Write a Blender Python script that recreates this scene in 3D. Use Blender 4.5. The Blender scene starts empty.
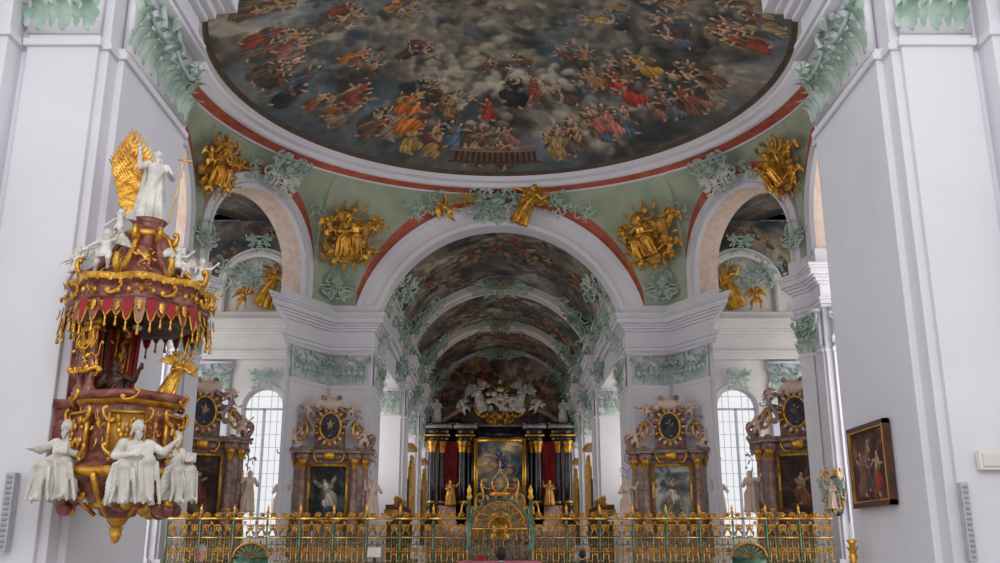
import bpy, math, random
import numpy as np
from mathutils import Vector, Matrix
H=1.7
PI=math.pi
scene=bpy.context.scene
try:
    scene.view_settings.view_transform='Standard'
except Exception: pass

# ------------------------------------------------------------------ colour / materials
def lin(h):
    h=h.lstrip('#'); r=[int(h[i:i+2],16)/255 for i in (0,2,4)]
    return tuple((x/12.92 if x<=.04045 else ((x+.055)/1.055)**2.4) for x in r)
def mat(name,c1,c2=None,scale=3.0,rough=.6,metal=0.0,bump=0.0,bscale=25,lo=.35,hi=.65,detail=6,dist=0.0):
    m=bpy.data.materials.new(name); m.use_nodes=True
    nt=m.node_tree; b=nt.nodes['Principled BSDF']
    b.inputs['Roughness'].default_value=rough; b.inputs['Metallic'].default_value=metal
    tc=nt.nodes.new('ShaderNodeTexCoord')
    c1=lin(c1); c2=lin(c2) if c2 else tuple(x*.9 for x in c1)
    n=nt.nodes.new('ShaderNodeTexNoise'); n.inputs['Scale'].default_value=scale; n.inputs['Detail'].default_value=detail
    n.inputs['Distortion'].default_value=dist
    r=nt.nodes.new('ShaderNodeValToRGB')
    r.color_ramp.elements[0].position=lo; r.color_ramp.elements[0].color=(*c1,1)
    r.color_ramp.elements[1].position=hi; r.color_ramp.elements[1].color=(*c2,1)
    nt.links.new(tc.outputs['Object'],n.inputs['Vector']); nt.links.new(n.outputs['Fac'],r.inputs['Fac'])
    nt.links.new(r.outputs['Color'],b.inputs['Base Color'])
    if bump>0:
        n2=nt.nodes.new('ShaderNodeTexNoise'); n2.inputs['Scale'].default_value=bscale; n2.inputs['Detail'].default_value=4
        bp=nt.nodes.new('ShaderNodeBump'); bp.inputs['Strength'].default_value=bump; bp.inputs['Distance'].default_value=.03
        nt.links.new(tc.outputs['Object'],n2.inputs['Vector']); nt.links.new(n2.outputs['Fac'],bp.inputs['Height']); nt.links.new(bp.outputs['Normal'],b.inputs['Normal'])
    return m
WHITE=mat('white_plaster','#dddce3','#d3d2da',scale=.5,rough=.75)
WHITE2=mat('cream_plaster','#dedad6','#d0cdca',scale=.8,rough=.7)
STAT=mat('white_stucco_marble','#dedad4','#b5b0a9',scale=5,rough=.45,bump=.2)
GREEN=mat('verdigris_stucco','#89a699','#bccbc1',scale=3,rough=.6,bump=.3)
GREEND=mat('verdigris_dark','#5f8476','#9fb8ac',scale=3,rough=.6,bump=.3)
PEND=mat('pendentive_green','#9aa891','#acb59f',scale=1.2,rough=.85,bump=.1)
RED=mat('terracotta_band','#b0523f','#bf6650',scale=2.5,rough=.8)
PINK=mat('pink_panel','#cdb2a2','#d8c6b8',scale=4,rough=.8)
GOLD=mat('gilding','#e6b04a','#a8701f',scale=7,rough=.32,metal=.65,bump=.3,bscale=30)
GOLDM=mat('old_gilding','#cf9c48','#936824',scale=3,rough=.42,metal=.45,bump=.3)
RIMD=mat('dark_rim','#54422e','#3c3024',scale=3,rough=.6)
MARB=mat('red_marble','#66241f','#a0705f',scale=5,rough=.28,dist=1.5,lo=.35,hi=.8)
MARB2=mat('brown_marble','#74503f','#aa8a7c',scale=3,rough=.35,dist=2)
MARBG=mat('grey_marble','#a89e9a','#877472',scale=3,rough=.4,dist=2)
BLACK=mat('black_marble','#15171d','#2a2c34',scale=3,rough=.2)
REDCL=mat('red_drapery','#7e141e','#a02a30',scale=2,rough=.8)
IRON=mat('green_iron','#2c5143','#5d8570',scale=6,rough=.4,metal=.3)
FLOORM=mat('stone_floor','#b9b0a4','#9d948a',scale=2,rough=.5)
WOOD=mat('walnut_wood','#5a3a24','#3c2515',scale=4,rough=.5,dist=2)
FRAMED=mat('dark_frame','#3a1c14','#55281a',scale=6,rough=.4)
SPK=mat('speaker_grey','#b9b9c0','#a9a9b2',scale=10,rough=.5)
SPK2=mat('speaker_grille','#9a9aa4','#8c8c96',scale=10,rough=.5)
GLASSF=mat('window_lead','#c3c8d0','#b5bac2',scale=4,rough=.6)
SKIN=mat('skin','#d9a98c','#c99478',scale=6,rough=.55)
HAIR=mat('dark_hair','#2c211b','#17110e',scale=20,rough=.6)
HAIRG=mat('grey_hair','#b9b4ae','#8d8781',scale=20,rough=.6)
BLUE=mat('blue_jacket','#26497c','#1c3a66',scale=8,rough=.8)
MAUVE=mat('mauve_jacket','#b98f98','#a67c86',scale=8,rough=.8)
CLOTHD=mat('dark_trousers','#23242b','#1a1b20',scale=8,rough=.85)
LINEN=mat('altar_linen','#e8e4e0','#d9d4ce',scale=4,rough=.8)
ALTCL=mat('rose_altar_cloth','#c4808c','#a86270',scale=4,rough=.8)
def fresco_mat():
    m=bpy.data.materials.new('fresco_paint'); m.use_nodes=True; nt=m.node_tree; b=nt.nodes['Principled BSDF']
    a=nt.nodes.new('ShaderNodeAttribute'); a.attribute_name='Col'; nt.links.new(a.outputs['Color'],b.inputs['Base Color'])
    b.inputs['Roughness'].default_value=.8
    return m
FRESCO=fresco_mat()

# ------------------------------------------------------------------ mesh builder
def frame(o,n,s=1.0):
    y=Vector(n).normalized(); Z=Vector((0,0,1))
    x=y.cross(Z)
    if x.length<1e-4: x=Vector((1,0,0))
    x.normalize(); z=x.cross(y)
    M=Matrix((( x.x,y.x,z.x,o[0]),(x.y,y.y,z.y,o[1]),(x.z,y.z,z.z,o[2]),(0,0,0,1)))
    if isinstance(s,(int,float)): s=(s,s,s)
    return M@Matrix.Diagonal((*s,1))
def T(x,y,z): return Matrix.Translation((x,y,z))
def RX(a): return Matrix.Rotation(a,4,'X')
def RY(a): return Matrix.Rotation(a,4,'Y')
def RZ(a): return Matrix.Rotation(a,4,'Z')
def SC(x,y=None,z=None):
    if y is None: y=z=x
    return Matrix.Diagonal((x,y,z,1))
class MB:
    def __init__(s): s.v=[];s.f=[];s.m=[]
    def add(s,vs,fs,mi=0,M=None):
        o=len(s.v)
        if M is not None: s.v+=[tuple(M@Vector(p)) for p in vs]
        else: s.v+=[tuple(p) for p in vs]
        s.f+=[tuple(i+o for i in f) for f in fs]; s.m+=[mi]*len(fs)
    def merge(s,b,M=None,mi=None):
        o=len(s.v)
        s.v+=[tuple(M@Vector(p)) for p in b.v] if M is not None else list(b.v)
        s.f+=[tuple(i+o for i in f) for f in b.f]; s.m+= list(b.m) if mi is None else [mi]*len(b.m)
    def box(s,c,d,mi=0,M=None):
        x,y,z=c; a,b,e=d[0]/2,d[1]/2,d[2]/2
        vs=[(x+i*a,y+j*b,z+k*e) for i in(-1,1) for j in(-1,1) for k in(-1,1)]
        s.add(vs,[(0,1,3,2),(4,6,7,5),(0,4,5,1),(2,3,7,6),(0,2,6,4),(1,5,7,3)],mi,M)
    def prism(s,plan,z0,z1,mi=0,M=None):
        n=len(plan); vs=[(p[0],p[1],z0) for p in plan]+[(p[0],p[1],z1) for p in plan]
        fs=[(i,(i+1)%n,n+(i+1)%n,n+i) for i in range(n)]+[tuple(range(n-1,-1,-1)),tuple(range(n,2*n))]
        s.add(vs,fs,mi,M)
    def revolve(s,prof,c=(0,0),n=32,mi=0,a0=0,a1=2*PI,mod=None,M=None):
        full=abs(a1-a0-2*PI)<1e-6; na=n if full else n+1
        vs=[]
        for i in range(na):
            a=a0+(a1-a0)*i/n
            k=mod(a) if mod else 1
            for r,z in prof: vs.append((c[0]+r*k*math.cos(a),c[1]+r*k*math.sin(a),z))
        p=len(prof); fs=[]
        for i in range(n):
            j=(i+1)%na
            for q in range(p-1): fs.append((i*p+q,j*p+q,j*p+q+1,i*p+q+1))
        s.add(vs,fs,mi,M)
    def tube(s,pts,rad,n=6,mi=0,M=None,flat=1.0):
        pts=[Vector(p) for p in pts]; k=len(pts)
        if not hasattr(rad,'__len__'): rad=[rad]*k
        t=(pts[1]-pts[0]).normalized(); a=Vector((0,1,0)) if abs(t.y)<.9 else Vector((1,0,0))
        nn=(a-t*a.dot(t)).normalized(); vs=[]
        for i in range(k):
            t=(pts[min(i+1,k-1)]-pts[max(i-1,0)]); 
            if t.length<1e-9: t=Vector((0,0,1))
            t.normalize(); nn=(nn-t*nn.dot(t))
            if nn.length<1e-6: nn=t.orthogonal()
            nn.normalize(); bb=t.cross(nn)
            for j in range(n):
                q=2*PI*j/n; vs.append(pts[i]+nn*math.cos(q)*rad[i]*flat+bb*math.sin(q)*rad[i])
        fs=[(i*n+j,i*n+(j+1)%n,(i+1)*n+(j+1)%n,(i+1)*n+j) for i in range(k-1) for j in range(n)]
        fs+=[tuple(range(n-1,-1,-1)),tuple((k-1)*n+j for j in range(n))]
        s.add(vs,fs,mi,M)
    def ell(s,c,r,mi=0,M=None,nu=10,nv=7,rot=None):
        if not hasattr(r,'__len__'): r=(r,r,r)
        R=rot.to_3x3() if rot is not None else None
        vs=[]
        for i in range(1,nv):
            ph=PI*i/nv
            for j in range(nu):
                a=2*PI*j/nu; p=Vector((r[0]*math.sin(ph)*math.cos(a),r[1]*math.sin(ph)*math.sin(a),r[2]*math.cos(ph)))
                if R: p=R@p
                vs.append(p+Vector(c))
        top=Vector((0,0,r[2])); 
        if R: top=R@top
        vs.append(Vector(c)+top); vs.append(Vector(c)-top); it=len(vs)-2
        fs=[]
        for i in range(nv-2):
            for j in range(nu): fs.append((i*nu+j,(i+1)*nu+j,(i+1)*nu+(j+1)%nu,i*nu+(j+1)%nu))
        for j in range(nu):
            fs.append((it,j,(j+1)%nu)); b=(nv-2)*nu; fs.append((it+1,b+(j+1)%nu,b+j))
        s.add(vs,fs,mi,M)
    def cap(s,p0,p1,r0,r1,mi=0,M=None,n=8):
        p0=Vector(p0);p1=Vector(p1)
        d=(p1-p0); L=d.length
        if L<1e-6: s.ell(p0,r0,mi,M); return
        d/=L; pts=[];rr=[]
        for a in (0.05,.5,.87): pts.append(p0-d*r0*math.cos(a*PI/2)); rr.append(r0*math.sin(a*PI/2))
        pts.append(p0+d*L*.02); rr.append(r0)
        pts.append(p0+d*L*.98); rr.append(r1)
        for a in (.87,.5,.05): pts.append(p1+d*r1*math.cos(a*PI/2)); rr.append(r1*math.sin(a*PI/2))
        s.tube(pts,rr,n,mi,M)
    def leaf(s,M,L,W,curl=2.2,mi=0,k=7):
        vs=[];y=0;z=0;a=0.1
        for i in range(k):
            t=i/(k-1); w=W*.5*math.sin(PI*(.18+.78*t))*(1.0 if i%2 else .72)
            if i==k-1: w*=.5
            vs+=[(-w,y-W*.10,z),(0,y+W*.10,z),(w,y-W*.10,z)]
            a=.1+curl*t**2.2; y+=L/(k-1)*math.sin(a); z+=L/(k-1)*math.cos(a)
        fs=[]
        for i in range(k-1):
            for j in (0,1): fs.append((i*3+j,i*3+j+1,i*3+j+4,i*3+j+3))
        s.add(vs,fs,mi,M)
    def mesh(s,name,mats,smooth=True):
        me=bpy.data.meshes.new(name); me.from_pydata(s.v,[],s.f)
        for m in mats: me.materials.append(m)
        me.polygons.foreach_set('material_index',s.m)
        if smooth: me.polygons.foreach_set('use_smooth',[True]*len(s.f))
        me.update(); return me
    def obj(s,name,mats,parent=None,smooth=False,M=None,bevel=0):
        return inst(s.mesh(name,mats,smooth),name,M,parent,bevel=bevel)
def inst(me,name,M=None,parent=None,material=None,bevel=0):
    o=bpy.data.objects.new(name,me); scene.collection.objects.link(o)
    if parent is not None: o.parent=parent
    if M is not None: o.matrix_basis=M
    if material is not None:
        o.material_slots[0].link='OBJECT'; o.material_slots[0].material=material
    if bevel:
        b=o.modifiers.new('bevel','BEVEL'); b.width=bevel; b.segments=2; b.limit_method='ANGLE'
    return o
def empty(name,M=None):
    e=bpy.data.objects.new(name,None); scene.collection.objects.link(e)
    if M is not None: e.matrix_basis=M
    return e

# ------------------------------------------------------------------ ornament vocabulary
def scroll_pts(kind='C',size=1.0,tight=26,n=34,base=1.3):
    pts=[];x=y=0.0;th=0.0
    ts=np.linspace(-1,1,n)
    for t in ts:
        pts.append((x,y)); k=base+tight*abs(t)**4
        if kind=='S' and t<0: k=-k
        th+=k*2/n; x+=math.cos(th)*2/n; y+=math.sin(th)*2/n
    P=np.array(pts); P-=(P.max(0)+P.min(0))/2; P/= (P.max(0)-P.min(0)).max(); P*=size
    return P
def add_scroll(mb,M,size,r,kind='C',mi=0,n=5,seg=26,flat=1.3):
    P=scroll_pts(kind,size,n=seg); k=len(P)
    rad=[r*(.55+.75*math.sin(PI*i/(k-1))) for i in range(k)]
    mb.tube([(p[0],0,p[1]) for p in P],rad,n,mi,M,flat)
    for e in (0,-1): mb.ell((P[e][0],0,P[e][1]),r*1.5,mi,M,6,4)
def rocaille(seed,ns=8,nl=18,sym=False,mi=0):
    rg=random.Random(seed); mb=MB()
    def place(mb,side):
        rg2=random.Random(seed)
        for i in range(ns):
            x=rg2.uniform(-.38,.38) if not sym else rg2.uniform(.05,.42)
            z=rg2.uniform(-.4,.4); a=rg2.uniform(0,2*PI); sz=rg2.uniform(.22,.5)
            M=SC(side,1,1)@T(x,rg2.uniform(0,.06),z)@RY(a)
            add_scroll(mb,M,sz,.019,rg2.choice('CS'),mi)
        for i in range(nl):
            x=rg2.uniform(-.46,.46) if not sym else rg2.uniform(.02,.48)
            z=rg2.uniform(-.46,.44)
            a=math.atan2(x,z)+rg2.uniform(-.7,.7)
            mb.leaf(SC(side,1,1)@T(x*.8,.02,z*.8)@RY(a),rg2.uniform(.12,.24),rg2.uniform(.05,.09),rg2.uniform(.8,1.8),mi)
        for i in range(6):
            mb.ell((side*rg2.uniform(-.3,.4),.06,rg2.uniform(-.4,.4)),rg2.uniform(.015,.03),mi,None,6,4)
    place(mb,1)
    if sym: place(mb,-1)
    for i in range(7):
        a=(i-3)*.27
        mb.cap((0,.04,-.02),(math.sin(a)*.17,.08,math.cos(a)*.17),.012,.022,mi,None,5)
    return mb
ROC=[rocaille(s,sym=(s%2==0)).mesh('rocaille_%d'%s,[GREEN]) for s in range(6)]
def orn(name,o,n,s,seed=0,parent=None,material=None,rot=0):
    return inst(ROC[seed%6],name,frame(o,n)@RY(rot)@(SC(s) if isinstance(s,(int,float)) else SC(*s)),parent,material)
def capital_mb(w,h=1.15):
    mb=MB(); n=max(2,round(w/.3)); 
    mb.box((0,.02,h*.5),(w*.96,.1,h),1)
    for row,(z0,L) in enumerate(((0.02,.42),(.25,.45))):
        m=n+(row%2)
        for i in range(m):
            x=-w/2+w*(i+.5)/m
            mb.leaf(T(x,.07,z0*h)@RZ(0),L*h,w/m*.85,2.6,0)
            if row==0: mb.leaf(T(x+w/m*.5,.07,z0*h+.05)@RZ(0),L*h*.7,w/m*.4,2.2,0)
    for sx in (-1,1):
        M=T(sx*(w/2-.12),.16,h*.76)@SC(sx,1,1)@RY(.6)
        add_scroll(mb,M,.38*h,.036,'C',0)
        mb.leaf(T(sx*(w/2-.08),.12,h*.5)@RZ(-sx*.6),.4*h,.16,1.9,0)
    if w>.8:
        for x in (-w*.15,w*.15): add_scroll(mb,T(x,.14,h*.78)@RY(1.2*(1 if x>0 else -1)),.28*h,.028,'S',0)
    for i in range(5):
        a=(i-2)*.35; mb.cap((0,.14,h*.78),(math.sin(a)*.14,.2,h*.78+math.cos(a)*.17),.016,.03,0,None,5)
    for sx in (-1,1):
        pts=[(sx*w/2*(1-t)*.9,.16+.05*math.sin(PI*t),h*.64-.2*h*math.sin(PI*t)) for t in np.linspace(0,1,9)]
        mb.tube(pts,[.015+.022*math.sin(PI*i/8) for i in range(9)],6,0)
    mb.box((0,.08,h-.03),(w+.06,.28,.09),1)
    return mb
_capc={}
def capital(w,h,M,parent,name='capital'):
    k=(round(w,1),round(h,2))
    if k not in _capc: _capc[k]=capital_mb(k[0],h).mesh('capital_mesh',[GREEN,WHITE])
    return inst(_capc[k],name,M,parent)

# ------------------------------------------------------------------ architecture helpers
def offset(plan,d):
    n=len(plan); A=sum(plan[i][0]*plan[(i+1)%n][1]-plan[(i+1)%n][0]*plan[i][1] for i in range(n))
    sg=1 if A>0 else -1; out=[]
    for i in range(n):
        p0,p1,p2=[Vector((*plan[(i+k)%n],)) for k in (-1,0,1)]
        e1=(p1-p0).normalized(); e2=(p2-p1).normalized()
        n1=Vector((e1.y,-e1.x))*sg; n2=Vector((e2.y,-e2.x))*sg
        b=n1+n2; l=b.length_squared
        if l<.3: b=n1; l=1; out.append(tuple(p1+b*d)); continue
        out.append(tuple(p1+b*(2*d/l)))
    return out
ENT=[(7.2,7.32,.05),(7.32,7.46,.09),(7.46,7.54,.15),(7.54,8.08,.04),(8.08,8.18,.12),(8.18,8.28,.2),(8.28,8.36,.28),(8.36,8.56,.4),(8.56,8.64,.45),(8.64,8.76,.49),(8.76,9.1,.18)]
ENTR=[(7.2,7.32,.05),(7.32,7.45,.09),(7.45,7.52,.14),(7.52,7.95,.04),(7.95,8.03,.12),(8.03,8.13,.2),(8.13,8.2,.28),(8.2,8.38,.4),(8.38,8.46,.45),(8.46,8.55,.48),(8.55,9.1,.12)]
ENTN=[(7.2,7.34,.05),(7.34,7.5,.09),(7.5,7.58,.15),(7.58,8.0,.04),(8.0,8.1,.14),(8.1,8.25,.24),(8.25,8.35,.34),(8.35,8.65,.5),(8.65,8.78,.58),(8.78,8.92,.62),(8.92,9.1,.22)]
def pier(name,plan,faces,mat_=None,ent=ENT,split=()):
    e=empty(name); W=[WHITE]
    n=len(plan); A=sum(plan[i][0]*plan[(i+1)%n][1]-plan[(i+1)%n][0]*plan[i][1] for i in range(n)); sg=1 if A>0 else -1
    mb=MB(); mb.prism(plan,0,H+7.25); mb.prism(offset(plan,.12),0,1.0); mb.prism(offset(plan,.17),1.0,1.12); mb.prism(offset(plan,.04),H+5.82,H+5.92)
    for i in faces:
        p0=Vector(plan[i]);p1=Vector(plan[(i+1)%n]); d=p1-p0; L=d.length; d/=L; nn=Vector((d.y,-d.x))*sg
        k=2 if i in split else 1
        for q in range(k):
            mid=p0+d*L*(q+.5)/k; w=L/k*.82
            M=frame((mid.x,mid.y,0),(nn.x,nn.y,0))
            mb.box((0,.04,(H+6)/2),(w,.09,H+6),0,M)
            mb.box((0,.06,.7),(w+.15,.25,1.4),0,M)
            mb.box((0,.05,H+5.88),(w+.08,.16,.1),0,M)
            capital(w,1.18,M@T(0,.06,H+6.0),e)
    mb.obj('shaft',W,e,bevel=.015)
    mb=MB()
    for z0,z1,o in ent: mb.prism(offset(plan,o),H+z0,H+z1)
    mb.obj('entablature',W,e,bevel=.02)
    return e
def arch_band(mb,O,S,N,zs,zb,prof,mi=0,n=48,mis=None):
    S=Vector((*S,0)).normalized();N=Vector((*N,0)).normalized();O=Vector((O[0],O[1],0)); vs=[]
    secs=[('j',-1)]+[('a',PI-PI*i/n) for i in range(n+1)]+[('j',1)]
    for k,a in secs:
        for r,d in prof:
            if k=='j':
                s=a*(r if zb<=zs else math.sqrt(max(0,r*r-(zb-zs)**2))); z=zb
            else:
                s=r*math.cos(a); z=zs+r*math.sin(a)
                if z<zb: z=zb; s=math.copysign(math.sqrt(max(0,r*r-(zb-zs)**2)),s)
            p=O+S*s+N*d; vs.append((p.x,p.y,z))
    p=len(prof); o=len(mb.v)
    for q in range(p-1):
        for i in range(len(secs)-1):
            mb.f.append((o+i*p+q,o+(i+1)*p+q,o+(i+1)*p+q+1,o+i*p+q+1)); mb.m.append(mis[q] if mis else mi)
    mb.v+=vs
def arch_wall(mb,O,S,s0,s1,z0,z1,c,r,zs,zb,mi=0,n=28):
    S=Vector((*S,0)).normalized();O=Vector((O[0],O[1],0))
    def P(s,z): q=O+S*s; return (q.x,q.y,z)
    mb.add([P(s0,z0),P(c-r,z0),P(c-r,z1),P(s0,z1)],[(0,1,2,3)],mi)
    mb.add([P(c+r,z0),P(s1,z0),P(s1,z1),P(c+r,z1)],[(0,1,2,3)],mi)
    if zb>z0: mb.add([P(c-r,z0),P(c+r,z0),P(c+r,zb),P(c-r,zb)],[(0,1,2,3)],mi)
    vs=[];
    for i in range(n+1):
        a=PI-PI*i/n; vs+= [P(c+r*math.cos(a),zs+r*math.sin(a)),P(c+r*math.cos(a),z1)]
    mb.add(vs,[(2*i,2*i+2,2*i+3,2*i+1) for i in range(n)],mi)

# ------------------------------------------------------------------ fresco painter
def noise2(h,w,gy,gx,rng):
    g=rng.random((gy+3,gx+3)); y=np.linspace(0,gy,h,endpoint=False); x=np.linspace(0,gx,w,endpoint=False)
    yi=y.astype(int); xi=x.astype(int); fy=y-yi; fx=x-xi; fy=fy*fy*(3-2*fy); fx=fx*fx*(3-2*fx)
    a=g[yi][:,xi];b=g[yi][:,xi+1];c=g[yi+1][:,xi];d=g[yi+1][:,xi+1]
    fx=fx[None,:];fy=fy[:,None]
    return a*(1-fx)*(1-fy)+b*fx*(1-fy)+c*(1-fx)*fy+d*fx*fy
def fbm(h,w,base,octv,rng,gain=.5):
    o=np.zeros((h,w));amp=1;t=0
    for k in range(octv):
        gy=max(1,int(base*2**k)); gx=max(1,int(base*2**k*w/h)); o+=amp*noise2(h,w,gy,gx,rng);t+=amp;amp*=gain
    return o/t
def norm(a):
    lo,hi=np.percentile(a,2),np.percentile(a,98); return np.clip((a-lo)/(hi-lo),0,1)
def clouds(h,w,seed,stops,base=4,billow=True):
    rng=np.random.default_rng(seed)
    n=fbm(h,w,base,6,rng,.55); wy=fbm(h,w,base,3,rng); wx=fbm(h,w,base,3,rng)
    yy,xx=np.mgrid[0:h,0:w]; k=h/base*.9
    sy=np.clip((yy+(wy-.5)*k).astype(int),0,h-1); sx=np.clip((xx+(wx-.5)*k).astype(int),0,w-1)
    n=n[sy,sx]
    if billow: n=n*.6+.4*(1-np.abs(fbm(h,w,base*2,5,rng)*2-1))[sy,sx]
    n=norm(n); pos=[s[0] for s in stops]; cols=np.array([lin(s[1]) for s in stops])
    C=np.stack([np.interp(n,pos,cols[:,i]) for i in range(3)],-1)
    m=norm(fbm(h,w,base*.7,4,rng))[...,None]
    C=C*(.72+.5*m)
    warm=norm(fbm(h,w,base*1.3,4,rng))[...,None]
    C[...,0:1]*=1+.25*(warm-.5); C[...,2:3]*=1-.25*(warm-.5)
    return C
def pell(C,cx,cy,ra,rb,ang,col,soft=.25,fold=0,ph=0,light=(-.4,.7),alpha=1.0):
    h,w,_=C.shape; R=max(ra,rb)*1.15+1
    x0,x1=max(0,int(cx-R)),min(w,int(cx+R)+1); y0,y1=max(0,int(cy-R)),min(h,int(cy+R)+1)
    if x1<=x0 or y1<=y0: return
    yy,xx=np.mgrid[y0:y1,x0:x1]; dx=xx-cx; dy=yy-cy; ca,sa=math.cos(ang),math.sin(ang)
    p=(dx*ca+dy*sa)/ra; q=(-dx*sa+dy*ca)/rb; d=np.sqrt(p*p+q*q)
    al=np.clip((1-d)/soft,0,1)[...,None]*alpha
    sh=.78+.45*(light[0]*dx/max(ra,rb)+light[1]*dy/max(ra,rb))
    if fold: sh=sh+.28*np.sin(p*fold+q*2+ph)
    colr=np.array(col)[None,None,:]*np.clip(sh,.2,1.35)[...,None]
    C[y0:y1,x0:x1]=C[y0:y1,x0:x1]*(1-al)+colr*al
def puff(C,cx,cy,s,col,rng,n=14):
    for i in range(n):
        t=rng.uniform(0,2*PI); d=rng.uniform(0,1)**.6*s
        pell(C,cx+d*math.cos(t)*1.5,cy+d*math.sin(t)*.8,s*rng.uniform(.25,.5),s*rng.uniform(.2,.4),t,np.array(lin(col))*rng.uniform(.6,1.15),.55,0,0,(-.3,1.1),.75)
ROBES=['#84503a','#9c7444','#6a543e','#6e4a3e','#5a646c','#827660','#90685a','#505a64','#8c8064','#a4864c','#5c4636','#6c5446','#9a9078','#44484c','#665c4e','#706050','#87745e','#8a3e30']
def pfig(C,cx,cy,up,s,robe,rng,skin='#b89478',wings=False):
    ux,uy=math.cos(up),math.sin(up); rx,ry=uy,-ux
    fl=rng.choice([-1,1]); rb=np.array(lin(robe)); sk=np.array(lin(skin))
    light=( -.5*rx+.6*ux, -.5*ry+.6*uy)
    def E(a,b,ra,rb_,an,col,fold=0,soft=.22):
        a*=fl; an2=math.atan2(ry,rx)+an*fl
        pell(C,cx+s*(a*rx+b*ux),cy+s*(a*ry+b*uy),max(1.2,s*ra),max(1.2,s*rb_),an2,col,soft,fold,rng.uniform(0,6),light)
    dk=rb*.22
    E(.04,-.16,.24,.33,.2,dk,0,.8); E(.03,.1,.16,.22,.1,dk,0,.5)
    if wings:
        E(-.2,.2,.18,.06,2.2,np.array(lin('#978f82')),6); E(.2,.22,.18,.06,.9,np.array(lin('#857d70')),6)
    E(rng.uniform(-.05,.05),-.24,.16,.24,rng.uniform(-.3,.3),rb,7)
    E(.11,-.32,.12,.12,rng.uniform(-.6,.3),rb*1.1,8)
    E(-.12,-.22,.09,.15,rng.uniform(-.5,.3),rb*.75,8)
    E(-.07,-.43,.07,.03,.5,sk)
    E(0,.07,.10,.17,rng.uniform(-.2,.2),rb*1.15 if rng.random()<.65 else sk,5)
    c2=np.array(lin(ROBES[rng.integers(len(ROBES))]))
    E(-.03,.0,.17,.05,rng.uniform(-.9,.9),c2*1.1,7)
    a=rng.uniform(-.2,1.0); E(.13,.14,.1,.026,a,sk*1.05)
    if rng.random()<.5: a=rng.uniform(1.8,3.2); E(-.12,.1,.09,.025,a,sk)
    E(.0,.27,.056,.06,0,np.array(lin('#2e221b')),0,.3); E(.015,.255,.04,.05,0,sk*1.25)
def grid_obj(name,P,C,parent=None,material=None):
    nu,nv,_=P.shape; idx=np.arange(nu*nv).reshape(nu,nv)
    f=np.stack([idx[:-1,:-1],idx[1:,:-1],idx[1:,1:],idx[:-1,1:]],-1).reshape(-1,4)
    me=bpy.data.meshes.new(name); me.from_pydata(P.reshape(-1,3).tolist(),[],f.tolist())
    ca=me.color_attributes.new('Col','FLOAT_COLOR','POINT')
    rgba=np.ones((nu*nv,4),dtype=np.float32); rgba[:,:3]=np.clip(C.reshape(-1,3),0,1); ca.data.foreach_set('color',rgba.ravel())
    me.materials.append(FRESCO); me.polygons.foreach_set('use_smooth',[True]*len(f)); me.update()
    return inst(me,name,None,parent)
def sample(C,u,v):
    h,w,_=C.shape; y=np.clip(v*(h-1),0,h-1.001); x=np.clip(u*(w-1),0,w-1.001)
    yi=y.astype(int);xi=x.astype(int);fy=(y-yi)[...,None];fx=(x-xi)[...,None]
    return C[yi,xi]*(1-fx)*(1-fy)+C[yi,xi+1]*fx*(1-fy)+C[yi+1,xi]*(1-fx)*fy+C[yi+1,xi+1]*fx*fy
SKY=[(0,'#2f3439'),(.25,'#484d50'),(.45,'#625c56'),(.62,'#7d7468'),(.8,'#978a76'),(1,'#b0a592')]
def painting_canvas(w,h,seed,stops,figs):
    C=clouds(h,w,seed,stops,base=3); rng=np.random.default_rng(seed+5)
    for (x,y,s,robe,*r) in figs: pfig(C,x*w,y*h,PI/2+rng.uniform(-.3,.3),s*h,robe,rng,wings=bool(r))
    return C
def flat_painting(name,M,w,h,C,parent=None,oval=False,n=110):
    nv=n; nu=int(n*w/h)
    if not oval:
        u,v=np.meshgrid(np.linspace(0,1,nu),np.linspace(0,1,nv),indexing='ij')
        X=(u-.5)*w; Z=(v-.5)*h
    else:
        r,a=np.meshgrid(np.linspace(0.001,1,30),np.linspace(0,2*PI,60),indexing='ij')
        X=r*np.cos(a)*w/2; Z=r*np.sin(a)*h/2; u=X/w+.5; v=Z/h+.5
    P=np.stack([X,0*X,Z],-1); col=sample(C,1-u,v)
    o=grid_obj(name,P,col,parent); o.matrix_basis=M; return o

# ------------------------------------------------------------------ human figures (continuous, voxel-fused)
def fuse(mb,name,voxel,mats,smooth_it=2):
    me=mb.mesh('tmp',[],False); o=bpy.data.objects.new('tmp',me); scene.collection.objects.link(o)
    r=o.modifiers.new('r','REMESH'); r.mode='VOXEL'; r.voxel_size=voxel; r.use_smooth_shade=True
    s=o.modifiers.new('s','SMOOTH'); s.factor=.5; s.iterations=smooth_it
    dg=bpy.context.evaluated_depsgraph_get(); dg.update()
    m2=bpy.data.meshes.new_from_object(o.evaluated_get(dg)); m2.name=name
    bpy.data.objects.remove(o); 
    m2.materials.clear()
    for m in mats: m2.materials.append(m)
    m2.polygons.foreach_set('use_smooth',[True]*len(m2.polygons))
    return m2
def hand(mb,w,d,side=1,k=1.0):
    w=Vector(w); d=Vector(d).normalized(); x=d.cross(Vector((0,1,0)))
    if x.length<.1: x=Vector((1,0,0))
    x.normalize()
    mb.cap(w,w+d*.035*k,.016*k,.02*k)
    for i,l in enumerate((.036,.044,.04,.03)):
        b=w+d*.045*k+x*(i-1.5)*.0125*k; t=b+d*l*k*.6+Vector((0,.004,0)); mb.cap(b,t,.0075*k,.007*k,n=5); mb.cap(t,t+(d+Vector((0,.5,-.3))).normalized()*l*k*.45,.007*k,.005*k,n=5)
    mb.cap(w+d*.01-x*.016*k*side,w+d*.04*k-x*.038*k*side,.009*k,.006*k,n=5)
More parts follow.
